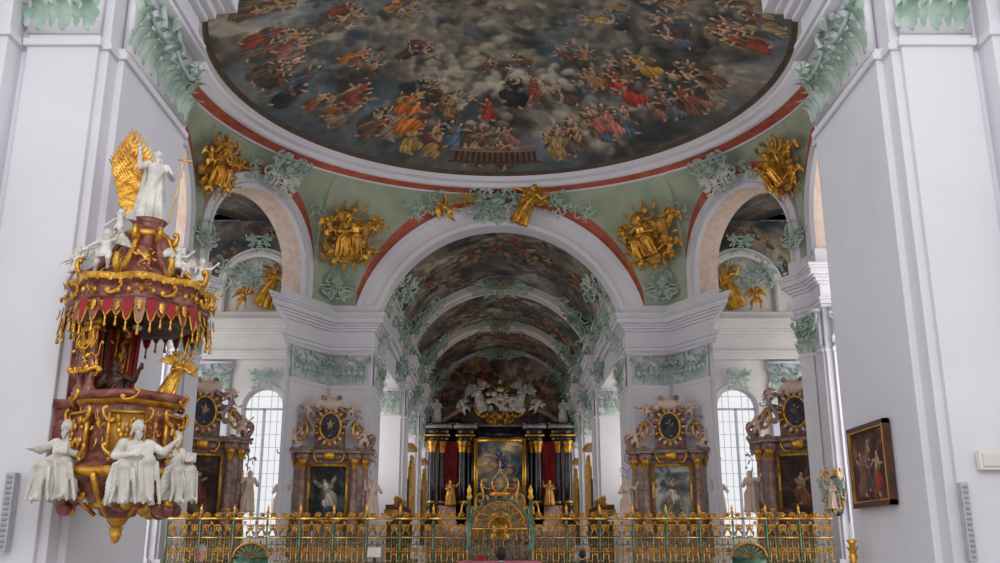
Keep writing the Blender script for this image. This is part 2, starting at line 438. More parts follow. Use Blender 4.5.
def head(mb,c,s=1.0,tilt=0,turn=0,beard=False,longhair=False):
    M=T(*c)@RZ(turn)@RX(tilt)@SC(s)
    mb.ell((0,0,.012),(.047,.055,.062),0,M,14,10); mb.ell((0,.012,-.03),(.036,.042,.04),0,M,12,8)
    mb.cap((0,.055,.01),(0,.068,-.012),.007,.01,0,M,6)
    mb.ell((0,.05,-.034),(.018,.012,.007),0,M,8,6)
    mb.ell((0,.046,-.058),(.018,.016,.014),0,M,8,6)
    for sx in(-1,1):
        mb.ell((sx*.019,.047,.022),(.016,.01,.006),0,M,8,5)
        mb.ell((sx*.05,0,0),(.008,.014,.02),0,M,8,6)
    mb.ell((0,-.014,.03),(.054,.056,.055),0,M,12,8)
    if longhair:
        for i in range(7):
            a=-PI*(i+.5)/7+0; mb.cap((.045*math.cos(a),.045*math.sin(a)*.8-.005,.03),(.055*math.cos(a),.05*math.sin(a)-.01,-.075),.02,.012,0,M,6)
    if beard:
        for i in range(5):
            x=(i-2)*.014; mb.cap((x,.04,-.045),(x*.7,.05,-.11+abs(i-2)*.014),.013,.007,0,M,6)
def robe(mb,rings,nf=9,amp=.16,seed=0,M=None):
    rg=random.Random(seed); ph=[rg.uniform(0,6) for _ in range(3)]
    n=40; vs=[]; k=len(rings)
    for i,(cx,cy,z,rx,ry) in enumerate(rings):
        f=amp*i/(k-1)
        for j in range(n):
            a=2*PI*j/n; m=1+f*(.6*math.sin(nf*a+ph[0]+i*.25)+.4*math.sin((nf*2-3)*a+ph[1]))
            vs.append((cx+rx*m*math.cos(a),cy+ry*m*math.sin(a),z))
    fs=[(i*n+j,(i+1)*n+j,(i+1)*n+(j+1)%n,i*n+(j+1)%n) for i in range(k-1) for j in range(n)]
    fs+=[tuple(range(n)),tuple((k-1)*n+j for j in reversed(range(n)))]
    mb.add(vs,fs,0,M)
def wing(mb,o,side,L=.45,spread=1.0,back=-.25):
    o=Vector(o)
    for i in range(9):
        a=(.15+1.25*i/8)*spread; l=L*(1-.045*i)
        d=Vector((side*math.sin(a),back,math.cos(a)*1.0)).normalized()
        b=o+Vector((side*.03*i*.5,-.02-.004*i,.02))
        pts=[b+d*l*t+Vector((side*.05*t*t,0,-.04*t*t*i/4)) for t in np.linspace(0,1,6)]
        mb.tube(pts,[.02,.028,.03,.03,.025,.01],6,0,None,.5)
    mb.cap(o,o+Vector((side*.14,back*.4,.2)),.035,.028)
def arm(mb,sh,el,wr,k=1.0,sleeve=1.0,side=1):
    mb.cap(sh,el,.036*k*sleeve,.03*k*sleeve); mb.cap(el,wr,.031*k*sleeve,.02*k*max(1,sleeve*.8)); 
    hand(mb,wr,Vector(wr)-Vector(el),side,1.1*k)
def saint_stand(var=0,wings=False,beard=True):
    mb=MB()
    mb.ell((0,0,.74),(.105,.075,.12)); mb.ell((0,0,.6),(.095,.075,.11)); mb.cap((0,0,.8),(0,.012,.88),.035,.03)
    for sx in(-1,1): mb.ell((sx*.1,0,.8),(.045,.045,.045))
    head(mb,(0,.02,.925),1,-.1,.3 if var else -.25,beard,True)
    for sx in (-1,1):
        mb.cap((sx*.055,0,.52),(sx*.06,.05 if sx>0 else .0,.28),.065,.05); mb.cap((sx*.06,.05 if sx>0 else 0,.28),(sx*.065,.02,.05),.045,.03)
        mb.cap((sx*.065,.02,.02),(sx*.075,.09,.012),.024,.018)
    robe(mb,[(0,0,.78,.11,.075),(0,.0,.6,.105,.085),(0,.0,.5,.13,.105),(.01,.01,.32,.145,.125),(.01,.01,.12,.16,.14),(.01,.0,.02,.175,.15)],7,.3,var)
    for k in range(6):
        pts=[Vector((-.13+.02*k,-.02+.01*k,.83-.02*k)),Vector((-.05+.01*k,.085,.68-.03*k)),Vector((.06,.11,.55-.035*k)),Vector((.15,.06,.45-.05*k)),Vector((.2,-.02,.3-.06*k))]
        mb.tube(pts,[.014,.018,.019,.018,.012],6)
    for k in range(5):
        x=-.12+.06*k; mb.tube([(x*.8,-.08,.82),(x,-.13,.5),(x*1.5,-.17-.02*(k%2),.05)],[.03,.045,.05],7)
    if var==0:
        arm(mb,(-.12,0,.8),(-.2,.05,.66),(-.12,.17,.66),1,1.5,-1); arm(mb,(.12,0,.8),(.23,.05,.72),(.26,.12,.9),1,1.4)
    else:
        arm(mb,(-.12,0,.8),(-.24,.03,.74),(-.33,.1,.86),1,1.4,-1); arm(mb,(.12,0,.8),(.17,.08,.64),(.04,.17,.68),1,1.5)
    if wings:
        wing(mb,(-.06,-.07,.76),-1); wing(mb,(.06,-.07,.76),1)
    return mb
def saint_seated(var=0):
    mb=MB()
    mb.ell((0,0,.5),(.11,.08,.13)); mb.ell((0,0,.36),(.12,.1,.11)); mb.cap((0,.01,.6),(0,.03,.67),.035,.03)
    for sx in(-1,1): mb.ell((sx*.1,0,.585),(.045,.045,.045))
    head(mb,(0,.045,.725),1,-.2,.4*(1 if var else -1),True,True)
    kn=[(-.1,.2,.36+.04*var),(.11,.2,.33)]; ft=[(-.13,.2,.06),(.1,.27,.03)]
    for i in(0,1):
        sx=-1 if i==0 else 1
        mb.cap((sx*.06,.02,.33),kn[i],.085,.075); mb.cap(kn[i],ft[i],.066,.045)
        mb.cap(ft[i],(ft[i][0]*1.1,ft[i][1]+.08,ft[i][2]-.02),.026,.02)
        for k in range(4):
            mb.tube([(kn[i][0]+(k-1.5)*.05,kn[i][1]+.05-abs(k-1.5)*.02,kn[i][2]),(ft[i][0]+(k-1.5)*.06,ft[i][1]+.02-abs(k-1.5)*.02,.12),(ft[i][0]+(k-1.5)*.075,ft[i][1]-.01,.0)],[.02,.022,.014],6)
    robe(mb,[(0,0,.5,.12,.09),(0,.02,.38,.14,.12),(0,.05,.25,.16,.14),(0,.06,.1,.17,.15),(0,.06,.02,.17,.15)],7,.3,var)
    for k in range(6):
        mb.tube([(-.13,-.02+.015*k,.62-.02*k),(-.04,.1,.5-.03*k),(.08,.13,.43-.03*k),(.2,.14,.36-.05*k),(.24,.1,.18-.04*k)],[.013,.018,.021,.02,.014],6)
    for k in range(5):
        x=-.12+.06*k; mb.tube([(x*.8,-.08,.6),(x,-.14,.3),(x*1.6,-.15-.02*(k%2),.0)],[.03,.05,.06],7)
    if var==0:
        arm(mb,(-.12,0,.58),(-.2,.07,.45),(-.1,.2,.47),1,1.5,-1); arm(mb,(.12,0,.58),(.24,.06,.5),(.25,.19,.5),1,1.4)
    else:
        arm(mb,(-.12,0,.58),(-.25,.04,.5),(-.34,.12,.6),1,1.4,-1); arm(mb,(.12,0,.58),(.19,.1,.45),(.06,.2,.46),1,1.5)
    mb.box((-.06,.23,.5),(.15,.03,.11),0,T(0,0,0))
    return mb
def putto(var=0):
    mb=MB()
    mb.ell((0,0,.42),(.1,.085,.11)); mb.ell((0,.01,.3),(.105,.095,.1)); head(mb,(0,.02,.6),1.45,-.15,.4*(1 if var else -1))
    L=[((-.06,0,.25),(-.12,.12,.14),(-.1,.05,-.02)),((.06,0,.25),(.14,.02,.1),(.2,-.06,-.04))]
    for h_,k_,f_ in L:
        mb.cap(h_,k_,.065,.05); mb.cap(k_,f_,.048,.028); mb.cap(f_,(f_[0],f_[1]+.05,f_[2]-.02),.024,.016)
    for s,(e,w) in zip((-1,1),(((-.2,.06,.5),(-.28,.12,.6)),((.2,.08,.42),(.26,.16,.34)))):
        mb.cap((s*.09,0,.49),e,.042,.036); mb.cap(e,w,.034,.022); hand(mb,w,Vector(w)-Vector(e),s,1.3)
    wing(mb,(-.05,-.07,.45),-1,.28,1.1); wing(mb,(.05,-.07,.45),1,.28,1.1)
    for k in range(4): mb.tube([(-.13,.05,.3-.02*k),(0,.12,.24-.02*k),(.14,.06,.28-.03*k),(.22,-.05,.2-.04*k)],[.015,.025,.025,.015],6)
    return mb
FST0=fuse(saint_stand(0),'saint_a',.0085,[STAT]); FST1=fuse(saint_stand(1),'saint_b',.0085,[STAT])
FAN=fuse(saint_stand(1,True),'angel',.011,[STAT]); FSE0=fuse(saint_seated(0),'seated_a',.0075,[STAT]); FSE1=fuse(saint_seated(1),'seated_b',.0075,[STAT])
FPU0=fuse(putto(0),'putto_a',.011,[STAT]); FPU1=fuse(putto(1),'putto_b',.011,[STAT])
def fig(me,name,o,n,s,parent=None,material=None,tilt=0,roll=0):
    return inst(me,name,frame(o,n)@RX(tilt)@RY(roll)@SC(s),parent,material)
def person(name,loc,face,height,top,hair):
    mb=MB()
    mb.ell((0,0,.72),(.115,.07,.13)); mb.ell((0,0,.6),(.1,.068,.1)); mb.ell((0,0,.52),(.1,.075,.07)); mb.cap((0,0,.82),(0,.01,.88),.03,.028)
    for sx in(-1,1):
        mb.ell((sx*.105,0,.795),(.04,.04,.04))
        mb.cap((sx*.05,0,.5),(sx*.055,.008,.27),.06,.042); mb.cap((sx*.055,.008,.27),(sx*.06,-.01,.05),.04,.025); mb.cap((sx*.06,-.02,.02),(sx*.07,.08,.014),.024,.018)
        arm(mb,(sx*.12,0,.79),(sx*.15,-.01,.62),(sx*.14,.04,.47),1,1.15,sx)
    head(mb,(0,.01,.93),1,0,0,False,False)
    me=fuse(mb,name,.008,[top,SKIN,hair,CLOTHD])
    for p in me.polygons:
        c=p.center
        if c.z>.865: p.material_index=2 if (c.z>.965 or c.y<.012) and c.z>.88 else 1
        elif c.z<.49 and abs(c.x)<.115: p.material_index=3
        elif c.z<.49: p.material_index=1
    return inst(me,name,frame(loc,face)@SC(height))

# ================================================================== BUILD
mb=MB(); mb.box((0,29,-.1),(32,70,.2)); mb.obj('floor',[FLOORM])
mb=MB()
mb.box((0,32.2,.15),(19.6,8.8,.3)); mb.box((0,32.4,.35),(19,8.4,.2)); mb.box((0,48.9,.22),(14.6,24.4,.46)); mb.obj('sanctuary_platform',[FLOORM])

def mir(plan,sx): return [(p[0]*sx,p[1]) for p in plan]
P1=[(-4.9,36),(-6.6,36),(-7.75,33.8),(-8.05,37.0),(-8.05,38.5),(-4.9,38.5)]
P2=[(-9.66,30.1),(-10,29.5),(-10,28.6),(-12.2,28.6),(-12.2,30.6),(-10.2,30.9)]
P3=[(-10,23.4),(-10,22.5),(-9.66,21.9),(-10.2,21.1),(-12.2,21.4),(-12.2,23.4)]
PN=[(-4.75,10.35),(-4.75,13.2),(-5.6,13.3),(-6.6,16),(-7.75,18.2),(-8.8,17.5),(-8.8,10.0),(-5.8,10.0),(-5.8,10.35)]
for sx in (-1,1):
    s=-sx
    pier('choir_pier',mir(P1,s),[0,1,5]); pier('rotunda_pier',mir(P2,s),[0,1,2],None,ENTR); pier('rotunda_pier',mir(P3,s),[0,1],None,ENTR); pier('nave_pier',mir(PN,s),[0,6,8],None,ENTN,(6,))
CY=26.0
walls=[((-6.6,36),(6.6,36),6.6,4.9,5.85,H+7.55)]
for s in (-1,1):
    walls.append(((6.6*s,36),(10*s,29.5),4.27,2.35,2.95,H+10.1))
    walls.append(((10*s,29.5),(10*s,22.5),3.5,2.6,3.1,H+9.85))
    walls.append(((10*s,22.5),(6.6*s,16),3.06,2.35,2.95,H+10.1))
walls.append(((6.6,16),(-6.6,16),6.6,6.12,6.2,H+7.45))
pend=MB(); archv=MB()
TR=9.84; TZ=H+13.7
for (A,B,c,Ri,Ro,zs) in walls:
    A=Vector(A);B=Vector(B);L=(B-A).length; S=(B-A)/L
    N=Vector((S.y,-S.x)); ctr=Vector((0,CY)); mid=(A+B)/2
    if N.dot(ctr-mid)<0: N=-N
    O=A+S*c
    ss=sorted(set(list(np.linspace(0,L,70))+[c-Ro*math.cos(t) for t in np.linspace(0,PI,60)]))
    ss=[x for x in ss if -1e-6<=x<=L+1e-6]
    rows=14; vs=[]
    for s_ in ss:
        d=abs(s_-c); zb=H+9.05
        if d<Ro: zb=max(zb,zs+math.sqrt(max(0,Ro*Ro-d*d)))
        p=A+S*s_; rel=p-ctr; rb=rel.length; dr=rel/rb
        ln=math.hypot(rb-TR,TZ-zb); t1=min(.48/max(ln,.01),.3)
        for k in range(rows):
            t=0 if k==0 else t1+(1-t1)*(k-1)/(rows-2)
            r_=rb+(TR-rb)*(.45*t+.55*(1-math.cos(t*PI/2))); z_=zb+(TZ-zb)*(.45*t+.55*math.sin(t*PI/2))
            q=ctr+dr*r_; vs.append((q.x,q.y,z_))
    m=len(ss)
    o=len(pend.v); pend.v+=vs
    for i in range(m-1):
        near=min(abs(ss[i]-c),abs(ss[i+1]-c))<Ro-.25*(Ro>4)
        for k in range(rows-1):
            pend.f.append((o+i*rows+k,o+(i+1)*rows+k,o+(i+1)*rows+k+1,o+i*rows+k+1)); pend.m.append(1 if (k==0 and near) else 0)
    big=Ri>4
    if Ri>6: prof=[(Ri,-.3),(Ri,0),(Ro,0)]; mis=[0,0]
    else:
        prof=[(Ri,-.9),(Ri,0.0),(Ri+.1,.12),(Ri+.18,.12),(Ri+.22,.04),(Ro-.3,.04),(Ro-.25,.14),(Ro-.05,.16),(Ro,0.0)]
        mis=[1 if not big else 0]+[0]*7
    arch_band(archv,O,S,N,zs,H+8.95,prof,mis=mis)
pend.obj('pendentive_vault',[PEND,RED],smooth=True)
archv.obj('rotunda_archivolts',[WHITE,PINK],smooth=False)
mb=MB(); R0=lambda l:[(r,H+z) for r,z in l]
mb.revolve(R0([(8.5,14.15),(8.6,14.02),(8.66,14.02)]),(0,CY),160,2)
mb.revolve(R0([(8.66,14.02),(8.72,13.86),(8.82,13.84),(8.86,13.95),(9.1,13.9),(9.16,13.76),(9.28,13.74),(9.32,13.82),(9.38,13.8)]),(0,CY),160,0)
mb.revolve(R0([(9.38,13.8),(9.78,13.72)]),(0,CY),160,1)
mb.revolve(R0([(9.78,13.72),(9.8,13.66),(9.86,13.66),(9.88,13.76)]),(0,CY),160,0)
mb.obj('dome_cornice',[WHITE,RED,RIMD],smooth=False)
# ---- dome fresco
N_=1500; C=clouds(N_,N_,11,[(0,'#25282b'),(.2,'#393b3c'),(.4,'#524e49'),(.58,'#6e675d'),(.76,'#8b8275'),(.9,'#a89e8e'),(1,'#c2b8a6')],base=6)
yy,xx=np.mgrid[0:N_,0:N_]; dxx=(xx-N_/2)/(N_/2); dyy=(yy-N_/2)/(N_/2); rr=np.sqrt(dxx**2+dyy**2)
rng=np.random.default_rng(3)
bl=norm(fbm(N_,N_,5,3,rng)); m=np.clip((bl-.55)*4,0,1)[...,None]*.75
C=C*(1-m)+np.array(lin('#5c6c76'))*m*(.6+.6*norm(fbm(N_,N_,9,4,rng))[...,None])
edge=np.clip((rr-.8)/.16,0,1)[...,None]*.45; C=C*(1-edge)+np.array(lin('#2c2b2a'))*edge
def dp(ang,r): return N_/2*(1+r*math.cos(ang)),N_/2*(1+r*math.sin(ang))
def dfig(ang,r,s,robe,wings=False,jit=.2):
    x,y=dp(ang,r); pfig(C,x,y,ang+PI+rng.uniform(-jit,jit),s*N_/2,robe,rng,wings=wings)
def glow(ang,r,s,col,n=14,soft=.5):
    x,y=dp(ang,r)
    for i in range(n):
        t=rng.uniform(0,2*PI); d=rng.uniform(0,1)*s*N_/2
        pell(C,x+d*math.cos(t),y+d*math.sin(t),s*N_/2*rng.uniform(.22,.42),s*N_/2*rng.uniform(.18,.34),t,np.array(lin(col))*rng.uniform(.7,1.1),soft,0,0,(-math.cos(ang)*1.1,-math.sin(ang)*1.1),.6)
for i in range(130):
    a=rng.uniform(0,2*PI); glow(a,rng.uniform(.1,.92),rng.uniform(.05,.12),rng.choice(['#7d7467','#9c917e','#57524a','#646054','#3a3b3c','#454b50','#ada18c','#565f66']))
def group(ang,r,n,spread,s,cols=None,wings=.2,jit=.7):
    glow(ang,min(r+.05,.93),spread*.9,'#4c463d',18); glow(ang,r-.06,spread*.8,'#8b8170',10)
    pts=sorted([(r+rng.uniform(-.6,.6)*spread,ang+rng.uniform(-1,1)*spread/max(r,.3)) for _ in range(n)])
    for r2,a2 in pts:
        c_=rng.choice(cols) if cols and rng.random()<.4 else ROBES[rng.integers(len(ROBES))]
        dfig(a2,min(r2,.9),s*rng.uniform(.8,1.15),c_,rng.random()<wings,jit)
W1=['#a06a3c','#80543c','#6c523c']; R1=['#8c4234','#98685e','#62483e']; B1=['#506072','#6a624e','#8e8264']; D1=['#2c3034','#403a34','#5a4a3c']
for k in range(20):
    group(2*PI*k/20+rng.uniform(-.08,.08),rng.uniform(.75,.84),8,.1,.2,[W1,D1,R1,B1][k%4],.08,.4)
for k in range(14):
    group(2*PI*k/14+rng.uniform(-.15,.15),rng.uniform(.52,.62),5,.085,.16,[B1,D1,W1,R1][k%4],.3,.8)
for k in range(8):
    group(2*PI*k/8,rng.uniform(.28,.4),4,.08,.13,[D1,B1,R1][k%3],.5,1.2)
glow(PI/2-.02,.5,.12,'#c6bca6',22,.45); glow(PI/2+.45,.43,.1,'#b8ae98',18,.45); glow(PI/2-.45,.48,.09,'#b8aea0',18,.45); glow(PI/2+.12,.68,.06,'#bcb29a',12,.45)
for a,r,s,c_ in ((2.1,.72,.26,'#cc7430'),(2.18,.66,.18,'#b4602c'),(1.65,.62,.18,'#a03c2e'),(1.0,.74,.22,'#b0605e'),(.94,.78,.2,'#bc7468'),(.72,.66,.24,'#a43a2a'),(.45,.6,.2,'#ac863e'),(2.5,.7,.2,'#84403a'),(1.43,.52,.24,'#202226'),(1.5,.5,.2,'#2a2c30'),(1.3,.5,.15,'#94443a'),(1.82,.78,.2,'#5a6e86'),(1.25,.8,.2,'#a08a5a')):
    dfig(a,r,s,c_,False,.25)
for k in range(30):
    a=PI/2-.17+.4*k/29
    for r0 in np.linspace(.87,.94,12):
        x,y=dp(a,r0); pell(C,x,y,4.5,6,a,lin('#6e4e40' if k%2 else '#33271f'),.4)
for rrr,cc in ((.87,'#8c6a58'),(.94,'#5a4438')):
    for a in np.linspace(PI/2-.19,PI/2+.25,140):
        x,y=dp(a,rrr); pell(C,x,y,7,5,a,lin(cc),.5)
C=C*(.82+.36*norm(fbm(N_,N_,60,3,rng))[...,None])
nr,na=460,1700
r,a=np.meshgrid(np.linspace(0.002,1,nr),np.linspace(0,2*PI,na),indexing='ij')
DR=8.6; P=np.stack([DR*r*np.cos(a),CY+DR*r*np.sin(a),H+14.1+2.0*(1-r**2)],-1)
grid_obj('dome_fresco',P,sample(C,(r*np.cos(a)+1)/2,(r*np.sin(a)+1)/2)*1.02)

# ---- choir vault
def vault(name,y0,y1,R,seed,a0=.5,a1=PI-.5):
    ch,cw=480,800
    Cv=clouds(ch,cw,seed,[(0,'#2e2d2e'),(.3,'#494542'),(.5,'#665d55'),(.7,'#857a6e'),(.88,'#a29788'),(1,'#bfb4a3')],base=3)
    rg=np.random.default_rng(seed)
    for i in range(26): puff(Cv,rg.uniform(0,cw),rg.uniform(0,ch),rg.uniform(30,60),rg.choice(['#857a6e','#a99d8c','#45413e','#626e78']),rg,18)
    for k in range(11):
        cx,cy=(k+.5)/11*cw,rg.uniform(.15,.85)*ch
        puff(Cv,cx,cy,45,'#4a443e',rg,12)
        for i in range(4):
            pfig(Cv,cx+rg.uniform(-50,50),cy+rg.uniform(-45,45),-PI/2+rg.uniform(-.6,.6),rg.uniform(85,130),rg.choice(['#94503c','#7c4238','#6a5244','#98685a','#56606c','#7c6050','#a08870','#3a383a','#a8864e']),rg,wings=rg.random()<.3)
    u,v=np.meshgrid(np.linspace(0,1,420),np.linspace(0,1,230),indexing='ij'); aa=a0+(a1-a0)*u
    P=np.stack([R*np.cos(aa),y0+(y1-y0)*v,H+7.55+R*np.sin(aa)],-1)
    grid_obj(name,P,sample(Cv,u,v))
vault('choir_vault_fresco',36.9,44.5,4.93,21); vault('choir_vault_fresco',45.5,52.5,4.93,22); vault('choir_vault_fresco',53.5,61.1,4.93,23)
mb=MB()
for y0 in (45,53): 
    arch_band(mb,(0,y0),(1,0),(0,-1),H+7.55,H+7.2,[(5.0,-.5),(4.62,-.5),(4.55,-.42),(4.55,-.3),(4.6,-.28),(4.6,.28),(4.55,.3),(4.55,.42),(4.62,.5),(5.0,.5)],mis=[0,0,0,0,1,0,0,0,0])
arch_band(mb,(0,60.7),(1,0),(0,-1),H+7.55,H+7.2,[(4.75,-.3),(4.75,.3),(5.0,.3)])
for s in(-1,1):
    for (y0,y1) in((36.05,45),(45,53),(53,61.1)):
        vs=[]
        for i in range(9):
            a=.0+.52*i/8; vs+=[(s*4.95*math.cos(a),y0,H+7.55+4.95*math.sin(a)),(s*4.95*math.cos(a),y1,H+7.55+4.95*math.sin(a))]
        mb.add(vs,[(2*i,2*i+1,2*i+3,2*i+2) for i in range(8)],0)
        for a in (.5,):
            mb.tube([(s*4.9*math.cos(a),y0+.5,H+7.55+4.9*math.sin(a)),(s*4.9*math.cos(a),y1-.5,H+7.55+4.9*math.sin(a))],.07,6,0)
mb.obj('choir_vault_ribs',[WHITE2,PINK])
mb=MB(); mb.box((0,61.4,7),(18,.4,14.0)); mb.obj('wall_back',[WHITE])
Cv=clouds(300,500,31,[(0,'#33302f'),(.3,'#544a46'),(.55,'#80685c'),(.75,'#a0857a'),(1,'#c0ae9a')],base=3); rg=np.random.default_rng(8)
for i in range(46): pfig(Cv,rg.uniform(.08,.92)*500,rg.uniform(.05,.85)*300,PI/2+rg.uniform(-.5,.5),rg.uniform(50,90),rg.choice(['#a04c36','#8a3e38','#a8685a','#b4864a','#5a6280','#906e58']),rg,wings=rg.random()<.4)
u,v=np.meshgrid(np.linspace(0.001,1,120),np.linspace(0,1,260),indexing='ij'); aa=PI*v
P=np.stack([4.9*u*np.cos(aa),61.15+0*u,H+7.55+4.9*u*np.sin(aa)],-1)
grid_obj('altar_lunette_fresco',P,sample(Cv,(u*np.cos(aa)+1)/2,u*np.sin(aa)))
for s in(-1,1):
    for y0 in (45,53,60.2):
        pl=[(s*4.45,y0-.7),(s*4.45,y0+.7),(s*6.2,y0+.7),(s*6.2,y0-.7)]
        pier('choir_arcade_pier',pl,[0,3])
    mb=MB()
    for z0,z1,o in [(7.2,7.5,.0),(7.5,8.2,-.03),(8.2,8.45,.12),(8.45,8.75,.25),(8.75,8.9,.34)]:
        mb.box((s*(5.2-o/2),49.8,H+(z0+z1)/2),(1.0+o,22.6,z1-z0))
    mb.obj('choir_entablature',[WHITE],bevel=.02)
    mb=MB(); 
    ys=[38.6,41,43,44,48,50.5,52,56,58,61.1]
    for i in range(0,len(ys)-1):
        if i%3==1:
            mb.box((s*7.6,(ys[i]+ys[i+1])/2,1.2),(.4,ys[i+1]-ys[i],2.4)); mb.box((s*7.6,(ys[i]+ys[i+1])/2,11.5),(.4,ys[i+1]-ys[i],5))
        else: mb.box((s*7.6,(ys[i]+ys[i+1])/2,7),(.4,ys[i+1]-ys[i],14))
    mb.obj('wall_choir_left' if s<0 else 'wall_choir_right',[WHITE])

# ---- aisle bays behind the diagonal arches
Cb=clouds(400,400,41,SKY,base=3); rg=np.random.default_rng(9)
for i in range(44): pfig(Cb,rg.uniform(.05,.95)*400,rg.uniform(.05,.95)*400,PI/2+rg.uniform(-.5,.5),rg.uniform(45,80),rg.choice(ROBES),rg)
def window_bars(mb,O,c,r,zs,zb,y):
    for i in (1,2,4,5):
        x=c-r+2*r*i/6; h=math.sqrt(max(0,r*r-(x-c)**2)); mb.box((x,y,(zb+zs+h)/2),(.016,.03,zs+h-zb))
    z=zb+.4
    while z<zs+r: 
        h=r if z<zs else math.sqrt(max(0,r*r-(z-zs)**2)); mb.box((c,y,z),(2*h,.03,.014)); z+=.5
    mb.box((c,y,zs),(2*r,.1,.08)); mb.box((c,y,(zb+zs)/2),(.09,.1,zs-zb))
wn=0
for s in(-1,1):
    A0=np.array([6.9,36.4]);A1=np.array([10.25,29.3]);B0=np.array([7.5,41.0]);B1=np.array([17.5,29])
    u,v=np.meshgrid(np.linspace(0,1,130),np.linspace(0,1,130),indexing='ij')
    X=(A0[0]*(1-u)+A1[0]*u)*(1-v)+(B0[0]*(1-u)+B1[0]*u)*v; Y=(A0[1]*(1-u)+A1[1]*u)*(1-v)+(B0[1]*(1-u)+B1[1]*u)*v
    grid_obj('aisle_vault_fresco',np.stack([X*s,Y,0*X+H+13.05],-1),sample(Cb,u,v))
    mb=MB(); mb.box((s*14.2,35.6,H+13.35),(7,12.6,.3)); mb.box((s*12,39.5,H+13.35),(10,5.5,.3)); mb.obj('aisle_leak_blocker',[WHITE2])  # unseen slabs added above the bay to block a bright gap
    mb=MB(); arch_wall(mb,(0,37.2),(1,0),min(s*7.9,s*15),max(s*7.9,s*15),0,H+13.1,s*9.3,.78,H+5.3,H+.4)
    arch_band(mb,(s*9.3,37.2),(1,0),(0,-1),H+5.3,H+.4,[(.78,-.5),(.78,0),(.82,.08),(.98,.08),(1.02,0)])
    arch_band(mb,(s*9.75,37.2),(1,0),(0,-1),H+10.1,H+9.1,[(1.3,-.0),(1.3,.35),(1.38,.42),(1.52,.42),(1.6,.3),(1.7,.3),(1.75,0)])
    for z0,z1,o in ENT: mb.box((s*11.1,37.2-.1-o/2,H+(z0+z1)/2),(5.9,.2+o,z1-z0))
    mb.obj('wall_aisle_left' if s<0 else 'wall_aisle_right',[WHITE2])
    u,v=np.meshgrid(np.linspace(0,1,110),np.linspace(0,1,200),indexing='ij'); aa=PI*v; R_=1.78+u*3.2
    XX=s*9.75+R_*np.cos(aa); XX=np.where(np.abs(XX)<7.95,s*7.95,XX)
    P=np.stack([XX,37.12+0*u,np.minimum(H+10.1+R_*np.sin(aa),H+13.04)],-1)
    grid_obj('aisle_wall_fresco',P,sample(Cb,u*.8+.1,v))
    wn+=1; mb=MB(); window_bars(mb,None,s*9.3,.78,H+5.3,H+.4,37.5); mb.obj('window_%d'%wn,[GLASSF])
    mb=MB(); arch_wall(mb,(s*15.02,0),(0,1),29,37.2,0,H+13.1,33,1.6,H+8,H+.5); mb.obj('wall_left' if s<0 else 'wall_right',[WHITE])
    e=empty('aisle_stucco_group')
    orn('stucco_scroll',(s*10.9,36.85,H+10.6),(0,-1,0),1.4,1,e); orn('stucco_scroll',(s*8.55,36.85,H+10.4),(0,-1,0),1.3,3,e,rot=1)
    orn('stucco_scroll',(s*9.75,36.7,H+11.9),(0,-1,-.3),.9,2,e); orn('stucco_scroll',(s*9.75,37.0,H+10.6),(0,-1,0),(1.7,1.5,1.3),4,e)
    fig(FAN,'gilded_angel',(s*9.55,36.7,H+9.25),(0,-1,0),1.75,e,GOLD,0,.35*s)
    fig(FPU0,'gilded_putto',(s*10.2,36.5,H+9.2),(0,-1,0),1.2,e,GOLD)
    capital(1.2,1.1,frame((s*11.2,37.1,H+6),(0,-1,0)),e); 
    mb=MB(); mb.box((s*11.2,37.1,(H+6)/2),(1.2,.3,H+6)); mb.obj('pilaster',[WHITE],e)
    orn('keystone_cartouche',(s*9.3,36.9,H+6.4),(0,-1,0),.9,2,e)

# ---- gilded reliefs + green stucco of the rotunda
def relief(s,x,y,z,sc,flip=0):
    e=empty('gilded_relief'); n=(-x,CY-y,-4.0); p=Vector((x,y,z)); nn=Vector(n).normalized()
    F=frame(p,n)
    def put(me,o,sz,tilt=0,roll=0): inst(me,'gilded_figure',F@T(*o)@RX(tilt)@RY(roll)@SC(sz),e,GOLD)
    put(FSE0 if flip else FSE1,(0.1,.15,-.8*sc),1.9*sc,0,.12); put(FPU0,(.72*sc,.2,-.2*sc),1.0*sc,0,.5); put(FPU1,(-.6*sc,.2,-1.0*sc),1.1*sc,0,-.3)
    put(FPU1,(-.7*sc,.1,.1*sc),1.0*sc,0,-.6); put(FPU0,(.35*sc,.25,-1.2*sc),.9*sc,0,.2)
    mb=MB(); rg=random.Random(int(x*10))
    for i in range(40):
        a=rg.uniform(0,2*PI); d=rg.uniform(.1,1)
        mb.ell((math.cos(a)*d*.9*sc,.0,math.sin(a)*d*1.05*sc-.1),(rg.uniform(.15,.33)*sc,.14,rg.uniform(.12,.26)*sc),0,None,8,6)
    for i in range(9): add_scroll(mb,T(rg.uniform(-.8,.8)*sc,.1,rg.uniform(-1.1,.9)*sc)@RY(rg.uniform(0,6)),rg.uniform(.4,.8)*sc,.04,'C')
    for i in range(16):
        a=2*PI*i/16; mb.leaf(T(math.cos(a)*.85*sc,.03,math.sin(a)*sc-.1)@RY(PI/2-a),.35*sc,.16*sc,.8)
    mb.obj('gilded_clouds',[GOLDM],e,True,F)
